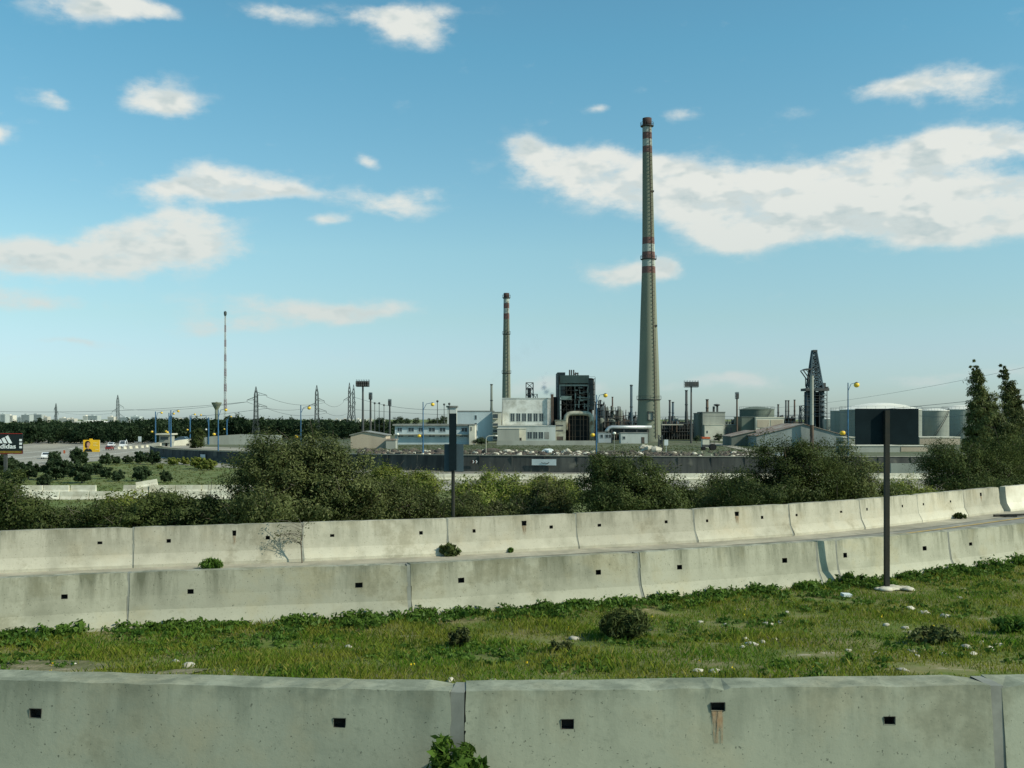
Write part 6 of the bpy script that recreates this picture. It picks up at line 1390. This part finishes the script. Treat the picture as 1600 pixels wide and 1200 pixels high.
# ------------------------------------------------------------------ world
SUN = Vector((.74, -.30, .60)).normalized()
wd = bpy.data.worlds.new('World'); scene.world = wd; wd.use_nodes = True; N = wd.node_tree.nodes; L = wd.node_tree.links
bg = N['Background']
sky = N.new('ShaderNodeTexSky'); sky.sky_type = 'NISHITA'; sky.sun_disc = False; sky.sun_elevation = math.asin(SUN.z); sky.sun_rotation = math.atan2(SUN.x, SUN.y)
sky.air_density = 1.0; sky.dust_density = .6; sky.ozone_density = 1.2
tc = N.new('ShaderNodeTexCoord'); sep = N.new('ShaderNodeSeparateXYZ'); L.new(tc.outputs['Generated'], sep.inputs[0])
def math_(op, a, b=None, c=None, clamp=False):
    n = N.new('ShaderNodeMath'); n.operation = op; n.use_clamp = clamp
    for i, v in enumerate((a, b, c)):
        if v is None: continue
        if isinstance(v, (int, float)): n.inputs[i].default_value = v
        else: L.new(v, n.inputs[i])
    return n.outputs[0]
def mrange(v, a, b, c=0, d=1, smooth=False):
    n = N.new('ShaderNodeMapRange'); n.inputs[1].default_value = a; n.inputs[2].default_value = b; n.inputs[3].default_value = c; n.inputs[4].default_value = d
    if smooth: n.interpolation_type = 'SMOOTHSTEP'
    L.new(v, n.inputs[0]); return n.outputs[0]
az = math_('ARCTAN2', sep.outputs[0], sep.outputs[1]); el = math_('ARCSINE', sep.outputs[2])
cmb = N.new('ShaderNodeCombineXYZ'); L.new(az, cmb.inputs[0]); L.new(el, cmb.inputs[1])
# warp the coordinates a little so the cloud outlines are ragged
wn = N.new('ShaderNodeTexNoise'); wn.inputs['Scale'].default_value = 9; wn.inputs['Detail'].default_value = 5; L.new(cmb.outputs[0], wn.inputs['Vector'])
wv = N.new('ShaderNodeVectorMath'); wv.operation = 'MULTIPLY_ADD'; L.new(wn.outputs['Color'], wv.inputs[0]); wv.inputs[1].default_value = (.08, .04, 0); wv.inputs[2].default_value = (-.04, -.02, 0)
wa = N.new('ShaderNodeVectorMath'); wa.operation = 'ADD'; L.new(cmb.outputs[0], wa.inputs[0]); L.new(wv.outputs[0], wa.inputs[1]); PW = wa.outputs[0]
def azel(px, py): a = math.atan((px-800)/F); return a, math.atan((HY-py)/F*math.cos(a))
clouds = [(150, 10, 90, 26, 1.05), (230, 28, 60, 14, .8), (420, 10, 60, 15, .8), (550, 22, 90, 16, .6), (640, 32, 58, 32, 1.05), (740, 12, 50, 14, .45), (250, 152, 66, 26, 1.15), (75, 155, 30, 16, 1), (15, 213, 26, 15, .95),
    (168, 358, 42, 18, 1), (345, 270, 85, 26, 1), (300, 295, 100, 16, .8), (430, 298, 60, 14, .7), (305, 352, 90, 36, 1.1), (610, 305, 100, 22, .8), (610, 335, 60, 18, .6), (515, 343, 30, 11, .8), (50, 390, 90, 20, .85), (270, 395, 130, 20, .95), (90, 418, 170, 20, .85), (45, 465, 100, 18, .85), (470, 480, 170, 17, .95), (350, 508, 110, 14, .85), (560, 495, 80, 12, .8), (120, 537, 60, 9, .85), (30, 560, 70, 10, .4),
    (825, 235, 42, 20, .75), (915, 262, 110, 36, 1.2), (1040, 290, 130, 46, 1.25), (1150, 345, 85, 40, 1.25), (1200, 370, 50, 18, .8), (1240, 275, 110, 26, .8), (1330, 315, 110, 38, .95), (1440, 335, 140, 42, 1.15), (1560, 320, 110, 40, 1.15), (1575, 208, 95, 24, 1), (1500, 232, 60, 18, .85), (1420, 248, 80, 18, .75), (1460, 385, 50, 14, .6), (1680, 310, 70, 40, .9),
    (1470, 125, 90, 28, .85), (1380, 145, 60, 14, .6), (1500, 160, 60, 14, .5), (1070, 168, 38, 12, .7), (930, 165, 24, 10, .8), (1120, 115, 40, 8, .4), (1230, 180, 40, 14, .5), (975, 430, 78, 24, 1.15), (1030, 425, 30, 16, .7), (580, 243, 24, 11, .9),
    (900, 592, 80, 18, .45), (1150, 592, 60, 12, .85), (640, 608, 170, 12, .5), (1050, 605, 160, 14, .5), (1480, 588, 130, 14, .7), (820, 605, 60, 18, .4), (300, 605, 150, 9, .35), (1590, 570, 60, 14, .35)]
acc = None; lit = None
for cx, cy, rx, ry, am in clouds:
    a, e = azel(cx, cy); sx, sy = F/(rx*1.0), F/(ry*1.0)
    v = N.new('ShaderNodeVectorMath'); v.operation = 'MULTIPLY_ADD'; L.new(PW, v.inputs[0]); v.inputs[1].default_value = (sx, sy, 0); v.inputs[2].default_value = (-a*sx, -e*sy, 0)
    d = N.new('ShaderNodeVectorMath'); d.operation = 'DOT_PRODUCT'; L.new(v.outputs[0], d.inputs[0]); L.new(v.outputs[0], d.inputs[1])
    q = math_('MULTIPLY', d.outputs['Value'], -.8); ex = math_('EXPONENT', q)
    acc = math_('MULTIPLY_ADD', ex, am, acc if acc is not None else 0.0)
accc = math_('MINIMUM', acc, 1.25)
st = N.new('ShaderNodeVectorMath'); st.operation = 'MULTIPLY'; L.new(cmb.outputs[0], st.inputs[0]); st.inputs[1].default_value = (1, 2.0, 1)
n1 = N.new('ShaderNodeTexNoise'); n1.inputs['Scale'].default_value = 14; n1.inputs['Detail'].default_value = 9; n1.inputs['Roughness'].default_value = .62; L.new(st.outputs[0], n1.inputs['Vector'])
n2 = N.new('ShaderNodeTexNoise'); n2.inputs['Scale'].default_value = 38; n2.inputs['Detail'].default_value = 6; n2.inputs['Roughness'].default_value = .6; L.new(st.outputs[0], n2.inputs['Vector'])
nn = math_('ADD', math_('MULTIPLY', n1.outputs[0], 1.2), math_('MULTIPLY', n2.outputs[0], .5))     # about .85 mean
den = math_('ADD', math_('MULTIPLY', accc, 1.0), math_('MULTIPLY', math_('SUBTRACT', nn, .85), 1.7))
edge = mrange(den, .34, 1.25, 0, 1, True)
mask = math_('MULTIPLY', edge, mrange(accc, .10, .85, .0, .96))
wisp = mrange(math_('MULTIPLY', nn, 1.0), .98, 1.2, 0, .10, True)
mask = math_('MAXIMUM', mask, wisp)
# self shading: compare with the cloud a little further towards the sun
so_ = N.new('ShaderNodeVectorMath'); so_.operation = 'ADD'; L.new(st.outputs[0], so_.inputs[0]); so_.inputs[1].default_value = (.012, .028, 0)
n1b = N.new('ShaderNodeTexNoise'); n1b.inputs['Scale'].default_value = 14; n1b.inputs['Detail'].default_value = 3.5; n1b.inputs['Roughness'].default_value = .62; L.new(so_.outputs[0], n1b.inputs['Vector'])
n1c = N.new('ShaderNodeTexNoise'); n1c.inputs['Scale'].default_value = 14; n1c.inputs['Detail'].default_value = 3.5; n1c.inputs['Roughness'].default_value = .62; L.new(st.outputs[0], n1c.inputs['Vector'])
dsh = math_('SUBTRACT', n1b.outputs[0], n1c.outputs[0])
shade = mrange(dsh, -.03, .12, 0, 1, True); shade = math_('MULTIPLY', shade, mrange(den, .8, 1.5))
lowf = mrange(el, .02, .22)
cc = N.new('ShaderNodeMix'); cc.data_type = 'RGBA'; L.new(shade, cc.inputs[0]); cc.inputs[6].default_value = (.80, .82, .77, 1); cc.inputs[7].default_value = (.47, .575, .59, 1)
cl = N.new('ShaderNodeMix'); cl.data_type = 'RGBA'; L.new(lowf, cl.inputs[0]); cl.inputs[6].default_value = (.58, .66, .645, 1); L.new(cc.outputs[2], cl.inputs[7])
SKYS = .1
tint = N.new('ShaderNodeMix'); tint.data_type = 'RGBA'; tint.blend_type = 'MULTIPLY'; tint.inputs[0].default_value = 1; L.new(sky.outputs[0], tint.inputs[6]); rp_ = N.new('ShaderNodeValToRGB'); L.new(sep.outputs[2], rp_.inputs[0]); L.new(rp_.outputs[0], tint.inputs[7]); cr_ = rp_.color_ramp
stops = [(.0, (.88, 1.14, 1.46)), (.034, (.90, 1.16, 1.44)), (.0625, (.98, 1.18, 1.36)), (.096, (1.04, 1.26, 1.24)), (.16, (1.13, 1.45, 1.31)), (.24, (1.0, 1.5, 1.38)), (.34, (.86, 1.56, 1.45)), (1, (.8, 1.3, 1.3))]
cr_.elements[0].position = 0; cr_.elements[1].position = 1
for p_, c_ in stops[1:-1]: cr_.elements.new(p_)
for e_, (p_, c_) in zip(cr_.elements, stops): e_.position = p_; e_.color = (c_[0]/2, c_[1]/2, c_[2]/2, 1)
sc_ = N.new('ShaderNodeVectorMath'); sc_.operation = 'SCALE'; L.new(cl.outputs[2], sc_.inputs[0]); sc_.inputs['Scale'].default_value = 1/SKYS
fin = N.new('ShaderNodeMix'); fin.data_type = 'RGBA'; L.new(mask, fin.inputs[0]); t2_ = N.new('ShaderNodeVectorMath'); t2_.operation = 'SCALE'; t2_.inputs['Scale'].default_value = 2; L.new(tint.outputs[2], t2_.inputs[0]); L.new(t2_.outputs[0], fin.inputs[6]); L.new(sc_.outputs[0], fin.inputs[7])
L.new(fin.outputs[2], bg.inputs[0]); bg.inputs[1].default_value = SKYS
try: wd.cycles.sampling_method = 'MANUAL'; wd.cycles.sample_map_resolution = 512
except Exception: pass

sd = bpy.data.lights.new('Sun', 'SUN'); sd.energy = 4.6; sd.angle = R(.53); sd.color = (1, .94, .79); so = bpy.data.objects.new('Sun', sd); col.objects.link(so)
so.rotation_euler = SUN.to_track_quat('Z', 'Y').to_euler(); so.location = (60, 0, 60)
cd = bpy.data.cameras.new('Camera'); cam = bpy.data.objects.new('Camera', cd); col.objects.link(cam); cam.location = (0, 0, H); cam.rotation_euler = (R(90), 0, 0)
cd.sensor_width = 36; cd.lens = 36*F/1600; cd.shift_y = (HY-600)/1600; cd.clip_start = .1; cd.clip_end = 40000
scene.camera = cam
scene.view_settings.view_transform = 'Standard'; scene.view_settings.look = 'None'; scene.view_settings.exposure = 0; scene.view_settings.gamma = 1
scene.cycles.volume_step_rate = 1; scene.cycles.volume_bounces = 2
# things that end up with a parent scale: nothing else to do
